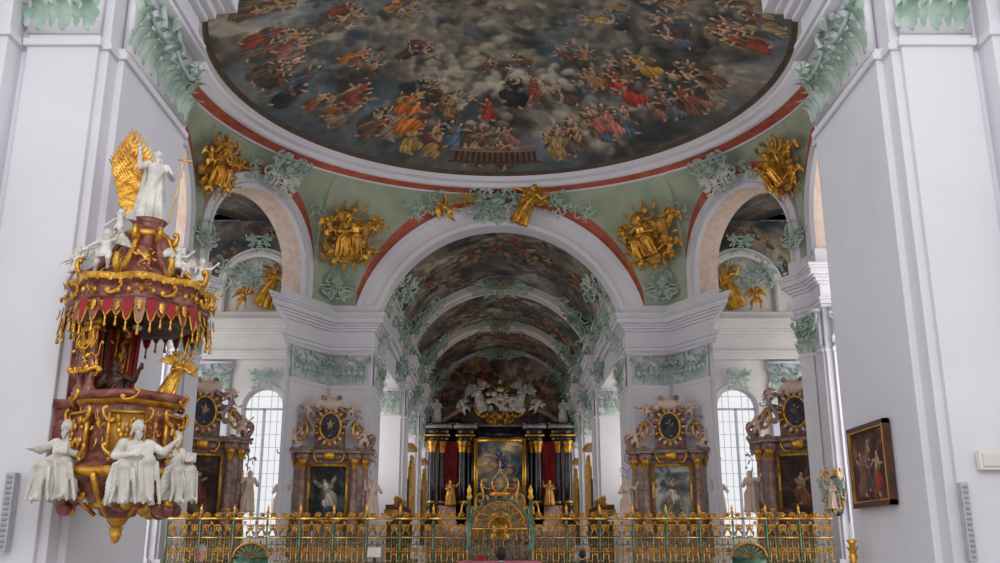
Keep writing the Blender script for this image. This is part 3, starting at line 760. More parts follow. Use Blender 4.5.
for s in(-1,1):
    relief(s,s*5.75,34.7,H+11.7,1.08,s>0); relief(s,s*9.3,29.3,H+12.25,.85,s<0)
    e=empty('rotunda_stucco_group')
    orn('stucco_cartouche',(s*7.75,32.0,H+13.1),(-s*.8,-.5,-.9),1.7,0,e); orn('stucco_cartouche',(s*7.85,32.2,H+12.7),(-s*.8,-.5,-.2),1.25,2,e,WHITE2)
    orn('stucco_drop',(s*6.3,35.5,H+9.7),(-s*.5,-1,0),1.25,4,e); orn('stucco_drop',(s*9.6,29.5,H+9.8),(-s,-.4,0),1.0,4,e)
    orn('stucco_scroll',(s*2.4,35.5,H+13.2),(0,-1,-.6),1.1,1,e,rot=.5); orn('stucco_scroll',(s*3.3,35.3,H+12.9),(0,-1,-.8),1.0,3,e,rot=.8)
    orn('stucco_scroll',(s*8.7,31.2,H+12.9),(-s,-.4,-.6),.9,5,e); orn('stucco_scroll',(s*6.9,34.0,H+12.4),(-s,-.4,-.6),.9,3,e)
    orn('stucco_scroll',(s*9.7,24.5,H+13.2),(-s,.0,-.5),1.2,3,e)
e=empty('choir_arch_crown_group')
orn('crown_cartouche',(-.1,35.6,H+13.15),(0,-1,-.4),(2.2,1.8,1.6),0,e); orn('crown_cartouche',(-.5,35.5,H+13.1),(0,-1,-.2),1.2,2,e,GREEND)
fig(FAN,'gilded_angel',(.75,35.2,H+12.2),(.2,-1,-.2),1.75,e,GOLD,0,-.35); fig(FPU1,'gilded_putto',(-1.7,35.4,H+12.7),(0,-1,-.2),1.3,e,GOLD,0,1.0)
orn('gilded_scroll',(1.3,35.35,H+13.2),(0,-1,-.2),(1.3,1,.8),3,e,GOLD); orn('gilded_scroll',(-1.2,35.35,H+13.3),(0,-1,-.2),(1.2,1,.6),1,e,GOLD)
for y0,sd in ((44.3,0),(52.3,2),(60.2,4)):
    e=empty('choir_stucco_group')
    orn('rib_cartouche',(0,y0,H+12.2),(0,-1,-.3),(3.0,1.3,1.25),sd,e); orn('rib_cartouche',(0,y0-.15,H+12.15),(0,-1,-.3),(1.1,1.2,1.2),sd+2,e,GREEND); orn('rib_cartouche',(0,y0-.2,H+12.2),(0,-1,-.3),.6,0,e,GOLD)
    for s in(-1,1):
        for k,(a,d) in enumerate(((.2,.35),(.42,.4),(.62,.45),(.85,.5),(.12,1.6),(.32,2.2),(.36,4.2))):
            R=4.75; n=(-s*math.cos(a),-.6,-math.sin(a)); 
            orn('haunch_scroll',(s*R*math.cos(a),y0-d,H+7.55+R*math.sin(a)),n,(1.7,1.6,1.5,1.2,1.5,1.5,1.3)[k],k+sd,e,GREEN if k%2 else GREEND,rot=k)
        if y0<60: fig(FPU0,'stucco_putto',(s*4.1,y0-.9,H+8.9),(-s*.3,-1,0),1.1,e)
    if y0<50:
        for s in (-1,1):
            for a,d in ((.15,6.9),(.38,7.0),(.6,7.1)):
                orn('haunch_scroll',(s*4.7*math.cos(a),y0-d,H+7.55+4.7*math.sin(a)),(-s*math.cos(a),-.8,-math.sin(a)),1.3,int(a*10),e,GREEN,rot=a*5)

# ---- side altars
def altar(name,M,seed,figs,stops):
    e=empty(name,M); mb=MB()
    mb.box((0,-.1,1.3),(3.0,.6,1.9),0); mb.box((0,.25,.8),(1.8,.9,.9),1); mb.box((0,.25,1.3),(2.0,1.0,.12),0)
    mb.box((0,-.15,3.7),(2.5,.35,3.0),1)
    for sx in (-1,1):
        for x,y in((.92,.12),(1.3,-.05)):
            mb.box((sx*x,y,2.35),(.36,.36,.7),0); mb.box((sx*x,y,2.72),(.42,.42,.08),1)
            mb.revolve([(.16,2.76),(.16,2.82),(.12,2.86),(.125,3.4),(.105,4.4),(.12,4.44)],(sx*x,y),14,0)
            mb.revolve([(.105,4.42),(.13,4.5),(.15,4.62),(.19,4.72),(.19,4.76)],(sx*x,y),12,2)
            for k in range(8): 
                a=2*PI*k/8; mb.leaf(T(sx*x+.1*math.cos(a),y+.1*math.sin(a),4.45)@RZ(a-PI/2),.28,.12,2.2,2)
            mb.revolve([(0.17,2.8),(.18,2.84),(.17,2.88)],(sx*x,y),12,2)
            mb.box((sx*x,y,4.87),(.42,.42,.22),0); mb.box((sx*x,y,5.03),(.55,.55,.08),1); mb.box((sx*x,y,5.11),(.64,.64,.07),0)
    mb.box((0,0,4.88),(2.4,.3,.2),0); mb.box((0,.04,5.05),(2.5,.42,.1),1)
    mb.box((0,-.1,5.9),(1.1,.3,1.5),0)
    for sx in(-1,1):
        pts=[(sx*(1.45-.95*t),.02,5.15+.95*t+.35*math.sin(PI*t)) for t in np.linspace(0,1,14)]
        mb.tube(pts,[.15-.05*t for t in np.linspace(0,1,14)],8,0)
        add_scroll(mb,T(sx*1.25,.12,5.35)@SC(sx,1,1)@RY(.4),.75,.07,'C',0); add_scroll(mb,T(sx*.72,.12,6.1)@SC(sx,1,1)@RY(1.2),.9,.06,'S',1)
        add_scroll(mb,T(sx*.45,.15,6.75)@SC(sx,1,1)@RY(2.0),.6,.05,'C',0)
        add_scroll(mb,T(sx*1.0,.15,5.75)@SC(sx,1,1)@RY(2.4),.6,.04,'C',2)
        mb.merge(rocaille(seed+sx,6,12),T(sx*.75,.1,6.35)@SC(.8),0); mb.merge(rocaille(seed+2*sx,5,10),T(sx*1.5,.0,4.6)@SC(.6,.6,1.2),1)
    fr=lambda w,h,z,y,t,mi:[mb.box((sx*(w/2+t/2),y,z),(t,.12,h+2*t),mi) for sx in(-1,1)]+[mb.box((0,y,z+sz*(h/2+t/2)),(w,.12,t),mi) for sz in(-1,1)]
    fr(1.25,1.85,3.6,.08,.09,2)
    ov=[(.37*math.cos(a),.12,5.95+.5*math.sin(a)) for a in np.linspace(0,2*PI,33)]; mb.tube(ov,.045,6,2)
    for k in range(16):
        a=2*PI*k/16; mb.leaf(T(.42*math.cos(a),.1,5.95+.54*math.sin(a))@RY(PI/2-a),.18,.1,.8,3 if k%3 else 2)
    mb.ell((0,.1,6.75),(.45,.2,.2),3); 
    rg=random.Random(seed)
    for k in range(12): mb.ell((rg.uniform(-.5,.5),.1,6.6+rg.uniform(0,.35)),rg.uniform(.07,.14),3)
    for k in range(9):
        a=(k-4)*.32; mb.cap((0,.05,6.8),(math.sin(a)*.35,.05,6.8+math.cos(a)*.38),.03,.008,2,None,5)
    for sx in(-1,1): add_scroll(mb,T(sx*.4,.16,4.85)@SC(sx,1,1),.4,.035,'C',2)
    mb.ell((0,.2,4.9),(.22,.1,.2),2)
    mb.obj('altar_body',[MARB2,MARBG,GOLD,PINK],e,True)
    flat_painting('altar_painting',T(0,.09,3.6),1.27,1.87,painting_canvas(200,300,seed,stops,figs),e)
    flat_painting('oval_painting',T(0,.13,5.95),.72,.98,painting_canvas(90,120,seed+3,[(0,'#1c1c24'),(1,'#40404c')],[(.5,.5,.8,'#3e434e')]),e,True)
    for sx in(-1,1):
        inst(FPU0 if sx<0 else FPU1,'putto',T(sx*1.25,.15,5.25)@RZ(-sx*.3)@SC(.9),e,PINK)
        inst(FPU1 if sx<0 else FPU0,'putto',T(sx*.7,.15,6.35)@RY(sx*.4)@SC(.65),e,PINK)
        inst(FST0 if sx<0 else FST1,'altar_statue',T(sx*1.62,.1,2.75)@RZ(-sx*.3)@SC(1.35),e,PINK)
    mb=MB()
    for x in(-.75,-.45,.45,.75): mb.revolve([(.07,1.38),(.03,1.45),(.04,1.6),(.02,1.7),(.045,1.85),(.02,1.86)],(x,.45),10,0); mb.revolve([(.018,1.86),(.018,2.3),(0,2.31)],(x,.45),8,1)
    mb.obj('altar_candlesticks',[GOLD,LINEN],e,True)
    return e
DK=[(0,'#0e1014'),(.4,'#1d2228'),(.7,'#343a40'),(1,'#5a5a58')]
GR=[(0,'#4a4e50'),(.4,'#73767a'),(.7,'#9a9a96'),(1,'#bcb8ac')]
BR=[(0,'#1c1412'),(.5,'#3e2a22'),(1,'#7a5a44')]
MA=lambda x,y,nx,ny,s=1:frame((x,y,.0),(nx,ny,0),s)
altar('side_altar',MA(-6.15,34.6,.15,-1),61,[(.5,.55,.7,'#c4beb2',1)],DK)
altar('side_altar',MA(6.15,34.6,-.15,-1),62,[(.5,.6,.6,'#d4cec2',1),(.4,.3,.45,'#8a8478'),(.62,.25,.4,'#6e6a66')],GR)
altar('side_altar',MA(-10.1,32.4,.45,-.9,1.04),63,[(.5,.5,.7,'#7a3a2a')],BR)
altar('side_altar',MA(10.1,32.4,-.45,-.9,1.04),64,[(.5,.5,.7,'#8a5a3a')],BR)

# ---- high altar
e=empty('high_altar'); mb=MB(); Y0=59.3
mb.box((0,Y0+.6,2.2),(8.6,1.6,4.0),2); mb.box((0,Y0+1.0,6.2),(8.6,.5,5.5),4)
for sx in(-1,1):
    for x,y in((4.2,0),(3.6,.4),(2.35,.1),(1.95,.5)):
        mb.box((sx*x,Y0+y,3.6),(.62,.6,1.2),0)
        mb.revolve([(.3,4.2),(.3,4.3),(.22,4.36),(.23,5.5),(.2,7.5)],(sx*x,Y0+y),16,0)
        mb.revolve([(.2,7.4),(.23,7.6),(.3,7.95),(.36,8.1)],(sx*x,Y0+y),12,1)
        mb.revolve([(.24,4.36),(.26,4.45),(.24,4.5)],(sx*x,Y0+y),12,1)
        for k in range(8):
            a=2*PI*k/8; mb.leaf(T(sx*x+.2*math.cos(a),Y0+y+.2*math.sin(a),7.5)@RZ(a-PI/2),.5,.22,2.2,1)
    for z0,z1,o,mi in((8.1,8.4,0,0),(8.4,8.5,.1,1),(8.5,8.9,.02,0),(8.9,9.1,.22,4),(9.1,9.2,.3,0)):
        mb.box((sx*3.9,Y0+.3,(z0+z1)/2),(1.4+2*o,1.0+2*o,z1-z0),mi); mb.box((sx*2.15,Y0+.4,(z0+z1)/2),(1.0+2*o,1.0+2*o,z1-z0),mi)
    vs=[]
    for i in range(41):
        x=2.6+ .8*i/40; y=Y0+.25+.09*math.sin(i*1.3)
        for z in (3.0,5.5,8.1): vs.append((sx*x,y,z))
    mb.add(vs,[(i*3+k,i*3+3+k,i*3+4+k,i*3+1+k) for i in range(40) for k in (0,1)],3)
mb.box((0,Y0+.8,8.6),(8.6,.6,.9),0); mb.box((0,Y0+.7,9.12),(8.8,.7,.12),4)
for sx in(-1,1):
    pts=[(sx*(3.7-2.4*t),Y0+.3,9.3+1.1*math.sin(t*PI*.5)) for t in np.linspace(0,1,14)]; mb.tube(pts,.18,8,2)
    add_scroll(mb,T(sx*1.2,Y0+.2,10.1)@SC(sx,1,1),1.0,.09,'C',1)
for (w,h,t,mi,y) in ((2.75,3.9,.22,1,-.02),(3.2,4.35,.14,0,.1)):
    for sx in(-1,1): mb.box((sx*(w/2+t/2),Y0+y,6.1),(t,.25,h+2*t),mi)
    for sz in(-1,1): mb.box((0,Y0+y,6.1+sz*(h/2+t/2)),(w,.25,t),mi)
mb.box((0,Y0-1.2,1.3),(4,1.2,1.7),2); mb.box((0,Y0-1.2,2.2),(4.2,1.3,.1),2)
mb.revolve([(.7,2.25),(.7,2.5),(.55,2.6),(.55,3.4),(.7,3.5),(.5,3.8),(.2,4.1),(.08,4.4),(0,4.6)],(0,Y0-1.1),10,1)
for x in(-1.7,-1.3,-.95,.95,1.3,1.7): mb.revolve([(.14,2.25),(.05,2.4),(.08,2.8),(.04,3.1),(.1,3.3),(.03,3.32),(.03,4.0)],(x,Y0-1.1),8,1)
mb.obj('altar_body',[BLACK,GOLD,MARB2,REDCL,MARBG],e,True)
flat_painting('altar_painting',frame((0,Y0-.0,6.1),(0,-1,0)),2.75,3.9,painting_canvas(220,320,71,[(0,'#24323e'),(.4,'#4a5864'),(.7,'#7c7466'),(1,'#c0ae88')],[(.5,.72,.4,'#2c4a8c',1),(.35,.3,.3,'#a43a2c'),(.62,.28,.32,'#8a7a4c'),(.3,.62,.22,'#c09a5c',1),(.72,.6,.22,'#b08a7c',1),(.5,.2,.25,'#6c3a2c'),(.8,.3,.25,'#aa4a38')])*1.3,e)
for sx in(-1,1):
    fig(FAN,'altar_angel',(sx*1.0,Y0+.1,9.9),(sx*.2,-1,0),1.9,e,None,0,-sx*.35); fig(FPU0,'altar_putto',(sx*2.0,Y0,9.9),(0,-1,0),1.3,e,None,0,-sx*.6)
    fig(FST0 if sx<0 else FST1,'altar_saint',(sx*3.95,Y0,9.2),(0,-1,0),1.5,e); fig(FST1 if sx<0 else FST0,'altar_saint',(sx*3.0,Y0-.5,4.2),(0,-1,0),1.5,e,GOLDM)
orn('altar_crest',(0,Y0,9.5),(0,-1,0),(1.6,1.2,1.0),0,e,GOLD)
mb=MB(); rg=random.Random(4)
for k in range(40): mb.ell((rg.gauss(0,.7),Y0+.1,10.6+rg.gauss(0,.35)),(rg.uniform(.12,.28),.2,rg.uniform(.1,.22)),0,None,8,6)
for k in range(14):
    a=2*PI*k/14; mb.cap((math.cos(a)*.3,Y0,11.0+math.sin(a)*.3),(math.cos(a)*.75,Y0,11.0+math.sin(a)*.75),.06,.015,1,None,5)
mb.obj('altar_clouds',[STAT,GOLD],e,True)

for s in(-1,1):
    e=empty('choir_stall'); mb=MB()
    for k in range(5):
        y=39.6+.9*k; mb.box((s*4.3,y,1.6),(.5,.85,2.3),0); mb.box((s*3.9,y,1.2),(.6,.8,.12),0)
        mb.box((s*4.1,y-.42,1.9),(.4,.08,2.9),0); mb.revolve([(.1,3.3),(.14,3.4),(.05,3.5),(.09,3.65),(0,3.8)],(s*4.2,y-.42),8,1)
        mb.box((s*4.02,y,2.4),(.04,.5,.9),1)
    mb.box((s*4.3,41.4,3.1),(.7,4.6,.2),1); mb.box((s*4.3,41.4,3.3),(.6,4.5,.2),0)
    for y in (47.5,55.5):
        mb.box((s*4.7,y,3.4),(.7,2.4,3.0),0)
        for q in range(6): mb.revolve([(.08,3.2),(.1,3.3),(.1,6.2-.3*abs(q-2.5)),(0,6.3-.3*abs(q-2.5))],(s*4.35,y-1.0+.4*q),8,1)
        mb.box((s*4.6,y,6.5),(.8,2.6,.2),1)
    mb.obj('stall_body',[WOOD,GOLDM],e)

# ---- choir screen
def panel(w=.96):
    mb=MB()
    for z,t in((.04,.05),(.8,.04),(1.55,.035),(2.08,.05)): mb.box((w/2,0,z),(w,t,t),1 if z>1 else 0)
    mb.box((0,0,1.12),(.045,.045,2.24),0); mb.revolve([(.03,2.2),(.055,2.26),(.025,2.32),(.045,2.38),(.015,2.44),(0,2.52)],(0,0),8,1)
    for i in range(1,12): mb.box((w*i/12,0,.4+.42),(.014,.014,1.6),i%2)
    for x in(.167,.5,.833):
        for sg in(-1,1):
            for (z,sz,kind,rt,mi) in ((1.22,.26,'C',PI/2,1),(1.0,.22,'S',0,1),(1.78,.24,'S',.3,1),(1.4,.2,'C',2.1,0),(1.93,.2,'C',1.2,1),(1.64,.17,'C',.5,0),(2.16,.17,'C',2.6,1),(.6,.25,'C',PI/2,1),(.3,.25,'S',PI/2,0)):
                add_scroll(mb,T(w*x+sg*.07,.015,z)@SC(sg,1,1)@RY(rt),sz,.013,kind,mi,4,16)
        mb.ell((w*x,.02,1.22),(.04,.03,.04),1,None,8,5); mb.ell((w*x,.02,1.82),(.035,.03,.035),1,None,8,5)
        for k in range(5): a=(k-2)*.5; mb.leaf(T(w*x,.02,2.14)@RY(a),.15,.045,.4,1)
        for k in range(6): a=k*PI/3; mb.leaf(T(w*x,.03,1.22)@RY(a),.1,.05,.5,1); mb.leaf(T(w*x,.03,1.8)@RY(a+.5),.09,.05,.5,1)
    return mb
pm=panel().mesh('screen_panel',[IRON,GOLD])
e=empty('choir_screen')
YS=28.3; nP=20; w0=19.2/nP
for i in range(nP):
    x=-9.6+i*w0
    if -1.0<x+w0/2<1.0: continue
    inst(pm,'panel',T(x,YS,.45)@SC(w0/.96,1,1),e)
mb=MB()
for sx in(-1,1):
    mb.box((sx*.96,0,1.4),(.1,.1,2.8),0); mb.revolve([(.05,2.8),(.1,2.9),(.05,3.0),(.08,3.1),(0,3.3)],(sx*.96,0),8,1)
    add_scroll(mb,T(sx*1.2,0,2.5)@SC(sx,1,1)@RY(.5),.6,.025,'S',1); add_scroll(mb,T(sx*.55,.03,3.1)@SC(sx,1,1)@RY(.9),.7,.025,'S',1)
    add_scroll(mb,T(sx*.62,.03,2.75)@SC(sx,1,1)@RY(-.6),.5,.024,'C',1); add_scroll(mb,T(sx*.85,.03,2.45)@SC(sx,1,1)@RY(.6),.4,.02,'C',1)
    add_scroll(mb,T(sx*.3,.03,3.3)@SC(sx,1,1)@RY(1.4),.45,.02,'C',1)
for R,mi,r in ((.9,0,.04),(.8,1,.025),(.55,0,.025),(.35,1,.02)):
    mb.tube([(R*math.cos(a),0,1.95+R*math.sin(a)) for a in np.linspace(0,PI,30)],r,6,mi)
for k in range(13):
    a=PI*k/12; mb.tube([(.3*math.cos(a),0,1.95+.3*math.sin(a)),(.9*math.cos(a),0,1.95+.9*math.sin(a))],.013,5,k%2)
for k in range(12):
    a=PI*(k+.5)/12
    for R in (.68,.45): add_scroll(mb,T(R*math.cos(a),.02,1.95+R*math.sin(a))@RY(PI/2-a),.22,.016,'S',1,4,18)
    mb.leaf(T(.92*math.cos(a),.02,1.95+.92*math.sin(a))@RY(PI/2-a),.2,.08,.6,1)
mb.box((0,0,1.93),(1.9,.07,.06),1)
for i in range(-8,9): mb.box((i*.11,0,1.0),(.018,.018,1.9),0)
for x in(-.75,-.45,-.15,.15,.45,.75):
    for z in(.3,.6,.9,1.2,1.5,1.75): add_scroll(mb,T(x,.02,z)@RY(z*2+x),.27,.016,'S' if z<1 else 'C',1,4,18)
for sx in(-1,1):
    pts=[(sx*.3*math.sin(t*PI)*(1-.3*t),0,2.95+.75*t) for t in np.linspace(0,1,10)]; mb.tube(pts,.025,6,1)
    pts=[(sx*.14*math.sin(t*PI),0,2.95+.72*t) for t in np.linspace(0,1,10)]; mb.tube(pts,.018,6,0)
mb.revolve([(.3,2.93),(.34,2.98),(.3,3.03)],(0,0),16,1); mb.ell((0,0,3.72),.06,1); mb.cap((0,0,3.7),(0,0,4.0),.02,.012,1); mb.cap((-.09,0,3.88),(.09,0,3.88),.012,.012,1)
mb.obj('gate',[IRON,GOLD],e,True,T(0,YS,.45)@SC(.93))
for x in(-7.1,7.1):
    mb=MB()
    mb.tube([(.5*math.cos(a),0,1.0+.4*math.sin(a)) for a in np.linspace(0,PI,24)],.04,6,1)
    vs=[(0,0.03,.95)]+[(.48*math.cos(a),.03,1.0+.38*math.sin(a)) for a in np.linspace(0,PI,24)]; mb.add(vs,[(0,i,i+1) for i in range(1,24)],0); mb.box((0,.03,.5),(.96,.04,1.0),0)
    for k in range(9): a=PI*(k+.5)/9; mb.tube([(0,-.03,1.0),(.45*math.cos(a),-.03,1.0+.36*math.sin(a))],.01,4,1)
    mb.obj('screen_door',[IRON,GOLDM],e,True,T(x,YS-.12,.45))

e=empty('people_altar'); mb=MB(); mb.box((0,27,.7),(2.0,.9,.9),0); mb.box((0,27,1.18),(2.3,1.1,.1),1); mb.box((0,27,1.3),(2.2,1.0,.15),2)
for x in(-.9,.9): mb.revolve([(.07,1.37),(.03,1.42),(.03,1.48),(.05,1.52),(.02,1.53),(.02,1.66)],(x,27),8,3)
mb.box((-.5,26.7,1.45),(.22,.05,.18),4)
mb.obj('altar_table',[MARB2,LINEN,ALTCL,GOLD,REDCL],e,bevel=.01)
mb=MB(); mb.box((-3.3,26,.9),(.5,.4,.9),0); mb.box((-3.3,26,1.45),(.08,.08,.4),0); mb.box((0,0,0),(.35,.03,.28),1,T(-3.3,25.9,1.6)@RX(-.5)); mb.obj('lectern',[WOOD,LINEN],None,bevel=.01)
person('visitor',(-4.6,15.2,0),(.3,-1,0),1.74,MAUVE,HAIRG)
person('visitor',(0.02,17,0),(0,1,0),1.70,BLUE,HAIR)
person('visitor',(2.0,24,0),(0,1,0),1.66,CLOTHD,HAIR)

mb=MB(); mb.revolve([(.2,0),(.18,.1),(.05,.2),(.04,.8),(.09,.95),(.03,1.1),(.035,1.5),(.06,1.6),(.03,1.65),(.04,1.75),(.07,1.8),(.02,1.82)],(4.5,12.6),14,0)
for k in range(6): a=k*PI/3; mb.leaf(T(4.5+.03*math.cos(a),12.6+.03*math.sin(a),1.58)@RZ(a-PI/2),.16,.06,1.2,0)
mb.revolve([(.018,1.8),(.018,2.0),(0,2.02)],(4.5,12.6),8,1); mb.obj('gilded_candelabrum',[GOLD,LINEN],None,True)
e=empty('wall_epitaph'); n=(-1,-.6,0); 
orn('cartouche',(9.75,28.4,H+1.6),n,(.8,1.0,1.5),0,e,GOLD); orn('cartouche',(9.72,28.38,H+1.5),n,(.8,1,1.2),2,e,GREEN)
fig(FST0,'epitaph_figure',(9.68,28.3,H+1.1),n,.8,e,PINK)
mb=MB(); mb.ell((0,0,0),(.33,.06,.6),0); mb.obj('epitaph_plate',[BLUE],e,True,frame((9.85,28.5,H+1.5),n))

e=empty('framed_painting'); M=frame((4.64,12.0,H+1.0),(-1,0,0))
wP,hP=1.2,.95; mb=MB()
for sx in(-1,1): mb.box((sx*(wP/2),.03,0),(.06,.07,hP+.06),0); mb.box((sx*(wP/2-.04),.04,0),(.015,.07,hP-.04),1)
for sz in(-1,1): mb.box((0,.03,sz*hP/2),(wP+.06,.07,.06),0); mb.box((0,.04,sz*(hP/2-.04)),(wP-.04,.07,.015),1)
mb.box((0,.0,0),(wP,.04,hP),0)
mb.obj('frame',[FRAMED,GOLDM],e,False,M)
flat_painting('canvas',M@T(0,.045,0),wP-.08,hP-.08,painting_canvas(330,300,81,[(0,'#2a120e'),(.4,'#3e1e16'),(.7,'#5a3222'),(1,'#785a3c')],[(.27,.45,.85,'#7a5848'),(.72,.43,.82,'#a03a2a'),(.5,.42,.62,'#4c4440'),(.5,.8,.28,'#b08a60')]),e)
mb=MB(); mb.box((-5.12,10.17,H+.37),(.1,.12,.8),0); 
for k in range(14): mb.box((-5.12,10.105,H+.02+.054*k),(.06,.02,.03),1)
mb.obj('column_loudspeaker',[SPK,SPK2],None,bevel=.01)
mb=MB(); mb.box((4.86,10.2,H+.27),(.08,.12,.8),0)
for k in range(14): mb.box((4.86,10.135,H-.08+.054*k),(.05,.02,.03),1)
mb.obj('column_loudspeaker',[SPK,SPK2],None,bevel=.01)
mb=MB(); mb.box((5.2,10.2,H+.9),(.28,.08,.2),0); mb.box((5.2,10.15,H+.9),(.22,.03,.14),1); mb.obj('wall_sign_box',[LINEN,WHITE2],None,bevel=.01)

# ---- PULPIT
PX,PY,PS=-3.95,10.1,.906
e=empty('pulpit',T(PX,PY,H)@SC(PS)); F0=math.atan2(-.932,.363)
def pol(a,r,z): return (r*math.cos(F0+a),r*math.sin(F0+a),z)
def nrm(a): return (math.cos(F0+a),math.sin(F0+a),0)
lob=lambda a:1+.06*math.cos(6*(a-F0))
mb=MB()
mb.revolve([(0,.05),(.04,.08),(.07,.16),(.04,.22),(.09,.27),(.12,.33)],(0,0),20,1)
mb.revolve([(.12,.33),(.2,.36),(.22,.42),(.33,.5),(.42,.6),(.46,.7),(.54,.76)],(0,0),60,0,mod=lob)
mb.revolve([(.54,.76),(.6,.79),(.61,.84),(.57,.88)],(0,0),60,1,mod=lob)
mb.revolve([(.57,.88),(.5,.93),(.52,1.05),(.56,1.2),(.56,1.32),(.5,1.5),(.5,1.56)],(0,0),60,0,mod=lob)
mb.revolve([(.5,1.56),(.56,1.58),(.58,1.62)],(0,0),60,1,mod=lob)
mb.revolve([(.58,1.62),(.64,1.64),(.65,1.7),(.58,1.73),(.5,1.73),(.48,1.5),(.46,1.0),(0,.98)],(0,0),60,0,mod=lob)
mb.box((-.55,.5,1.2),(.75,.75,1.0),0); mb.box((-.55,.5,1.66),(.8,.8,.1),0)
for k in range(6):
    a=k*PI/3+PI/6
    pts=[pol(a,.24,.36),pol(a,.4,.5),pol(a,.52,.66),pol(a,.6,.8)]; mb.tube(pts,[.025,.032,.035,.035],7,1)
    a2=k*PI/3
    M=frame(pol(a2,.57,1.24),nrm(a2))
    for sx in(-1,1): mb.box((sx*.19,.015,0),(.03,.05,.46),1,M); mb.box((0,.015,sx*.23),(.4,.05,.03),1,M)
    mb.box((0,0,0),(.36,.04,.44),2 if k%2==0 else 0,M)
    rg=random.Random(k)
    for q in range(16): mb.ell((rg.uniform(-.12,.12),.035,rg.uniform(-.16,.16)),(rg.uniform(.015,.035),.025,rg.uniform(.02,.055)),1,M,6,5)
    for sx in(-1,1): add_scroll(mb,M@T(sx*.2,.04,.2)@SC(sx,1,1),.17,.015,'C',1); add_scroll(mb,M@T(sx*.18,.04,-.22)@SC(sx,1,1)@RY(1.5),.18,.016,'S',1)
    M=frame(pol(a2,.44,.62),nrm(a2)); add_scroll(mb,M@T(0,.05,0)@RY(.5),.22,.02,'C',1)
    mb.merge(rocaille(k+30,4,8),frame(pol(a,.58,1.3),nrm(a))@SC(.18,.25,.42),1)
    for q in range(5): mb.leaf(frame(pol(a2+(q-2)*.14,.32,.44),nrm(a2+(q-2)*.14)),.17,.07,1.6,1)
    M=frame(pol(a2,.66,1.66),nrm(a2)); add_scroll(mb,M@T(0,.02,0)@RY(PI/2),.18,.016,'C',1)
for q in range(10): mb.leaf(frame(pol(q*PI/5,.05,.14),nrm(q*PI/5)),.12,.06,1.8,1)
for a in (-1.4,.2,1.2,2.4):
    rg=random.Random(int(a*10))
    for q in range(9): mb.ell(pol(a+rg.uniform(-.25,.25),.55+rg.uniform(-.1,.08),.5+rg.uniform(-.1,.06)),rg.uniform(.06,.1),0 if q%3 else 1)
mb.obj('pulpit_body',[MARB,GOLD,GOLDM],e,True)
mb=MB(); bx,by=-.22,-.02
mb.box((-.8,.75,2.2),(.14,.95,1.5),0); mb.box((-.72,.75,2.2),(.04,.75,1.2),3)
mb.box((-.62,.45,2.85),(.5,.5,.25),0)
def bp(a,r,z): return (bx+r*math.cos(a),by+r*math.sin(a),z)
for k in range(34):
    a=PI*.35+PI*1.0*k/33; r=.34+.025*math.sin(k*1.9)
    mb.cap(bp(a,r*.8,1.5),bp(a,r,2.75),.028,.028,[2,3,2,1,2,2][k%6],None,6)
for (x,y) in ((-.42,-.42),(-.25,.3),(-.28,-.5)):
    mb.revolve([(.07,1.65),(.07,1.75),(.04,1.8),(.045,2.1),(.035,2.5),(.06,2.62),(.07,2.7)],(x,y),12,0)
    for z in (1.95,2.35,2.6): add_scroll(mb,frame((x,y-.05,z),(.36,-.93,0))@RY(z*3),.22,.025,'S',1)
    mb.merge(rocaille(int(abs(y)*40),4,8),frame((x,y-.06,2.2),(.36,-.93,0))@SC(.3,.3,.6),1)
mb.obj('pulpit_back',[MARB,GOLD,REDCL,WOOD],e,True)
lob2=lambda a:1+.06*math.cos(8*(a-F0))
mb=MB()
mb.revolve([(0,2.98),(.3,2.96),(.55,2.86),(.68,2.84),(.8,2.9)],(0,0),64,3,mod=lob2)
mb.revolve([(.8,2.9),(.84,2.98),(.82,3.02)],(0,0),64,1,mod=lob2)
mb.revolve([(.82,3.02),(.86,3.06),(.84,3.13),(.78,3.17),(.8,3.22),(.88,3.26)],(0,0),64,0,mod=lob2)
mb.revolve([(.88,3.26),(.9,3.3),(.87,3.34)],(0,0),64,1,mod=lob2)
mb.revolve([(.87,3.34),(.7,3.36),(.55,3.4),(.42,3.55),(.36,3.75),(.3,3.95)],(0,0),48,0,mod=lob2)
mb.revolve([(.3,3.95),(.33,3.98),(.28,4.03)],(0,0),32,1)
mb.revolve([(.28,4.03),(.2,4.07),(.2,4.15),(.25,4.2),(0,4.21)],(0,0),32,0)
nt=40
for k in range(nt):
    a=2*PI*k/nt; drop=.06+.06*math.cos(8*a)
    M=frame(pol(a,.87*lob2(F0+a),2.98),nrm(a))
    vs=[(-.065,0,.05),(.065,0,.05),(.065,.02,-.08),(.03,.03,-.12-drop),(0,.035,-.15-drop),(-.03,.03,-.12-drop),(-.065,.02,-.08)]
    mb.add(vs,[(0,1,2,3,4,5,6)],4 if k%2 else 0,M)
    mb.tube([(-.065,.01,-.07),(-.03,.03,-.11-drop),(0,.04,-.15-drop),(.03,.03,-.11-drop),(.065,.01,-.07)],.01,5,1,M)
    mb.cap((0,.03,-.15-drop),(0,.03,-.18-drop),.012,.016,1,M,6); mb.cap((0,.03,-.19-drop),(0,.03,-.25-drop),.01,.022,1,M,6)
    if k%2==0: mb.leaf(M@T(0,.04,.02)@RY(PI),.13,.08,.6,1)
    mb.ell((0,.04,.14),(.03,.025,.035),1,M,6,5)
    mb.leaf(M@T(0,.02,.26),.1,.07,1.0,1)
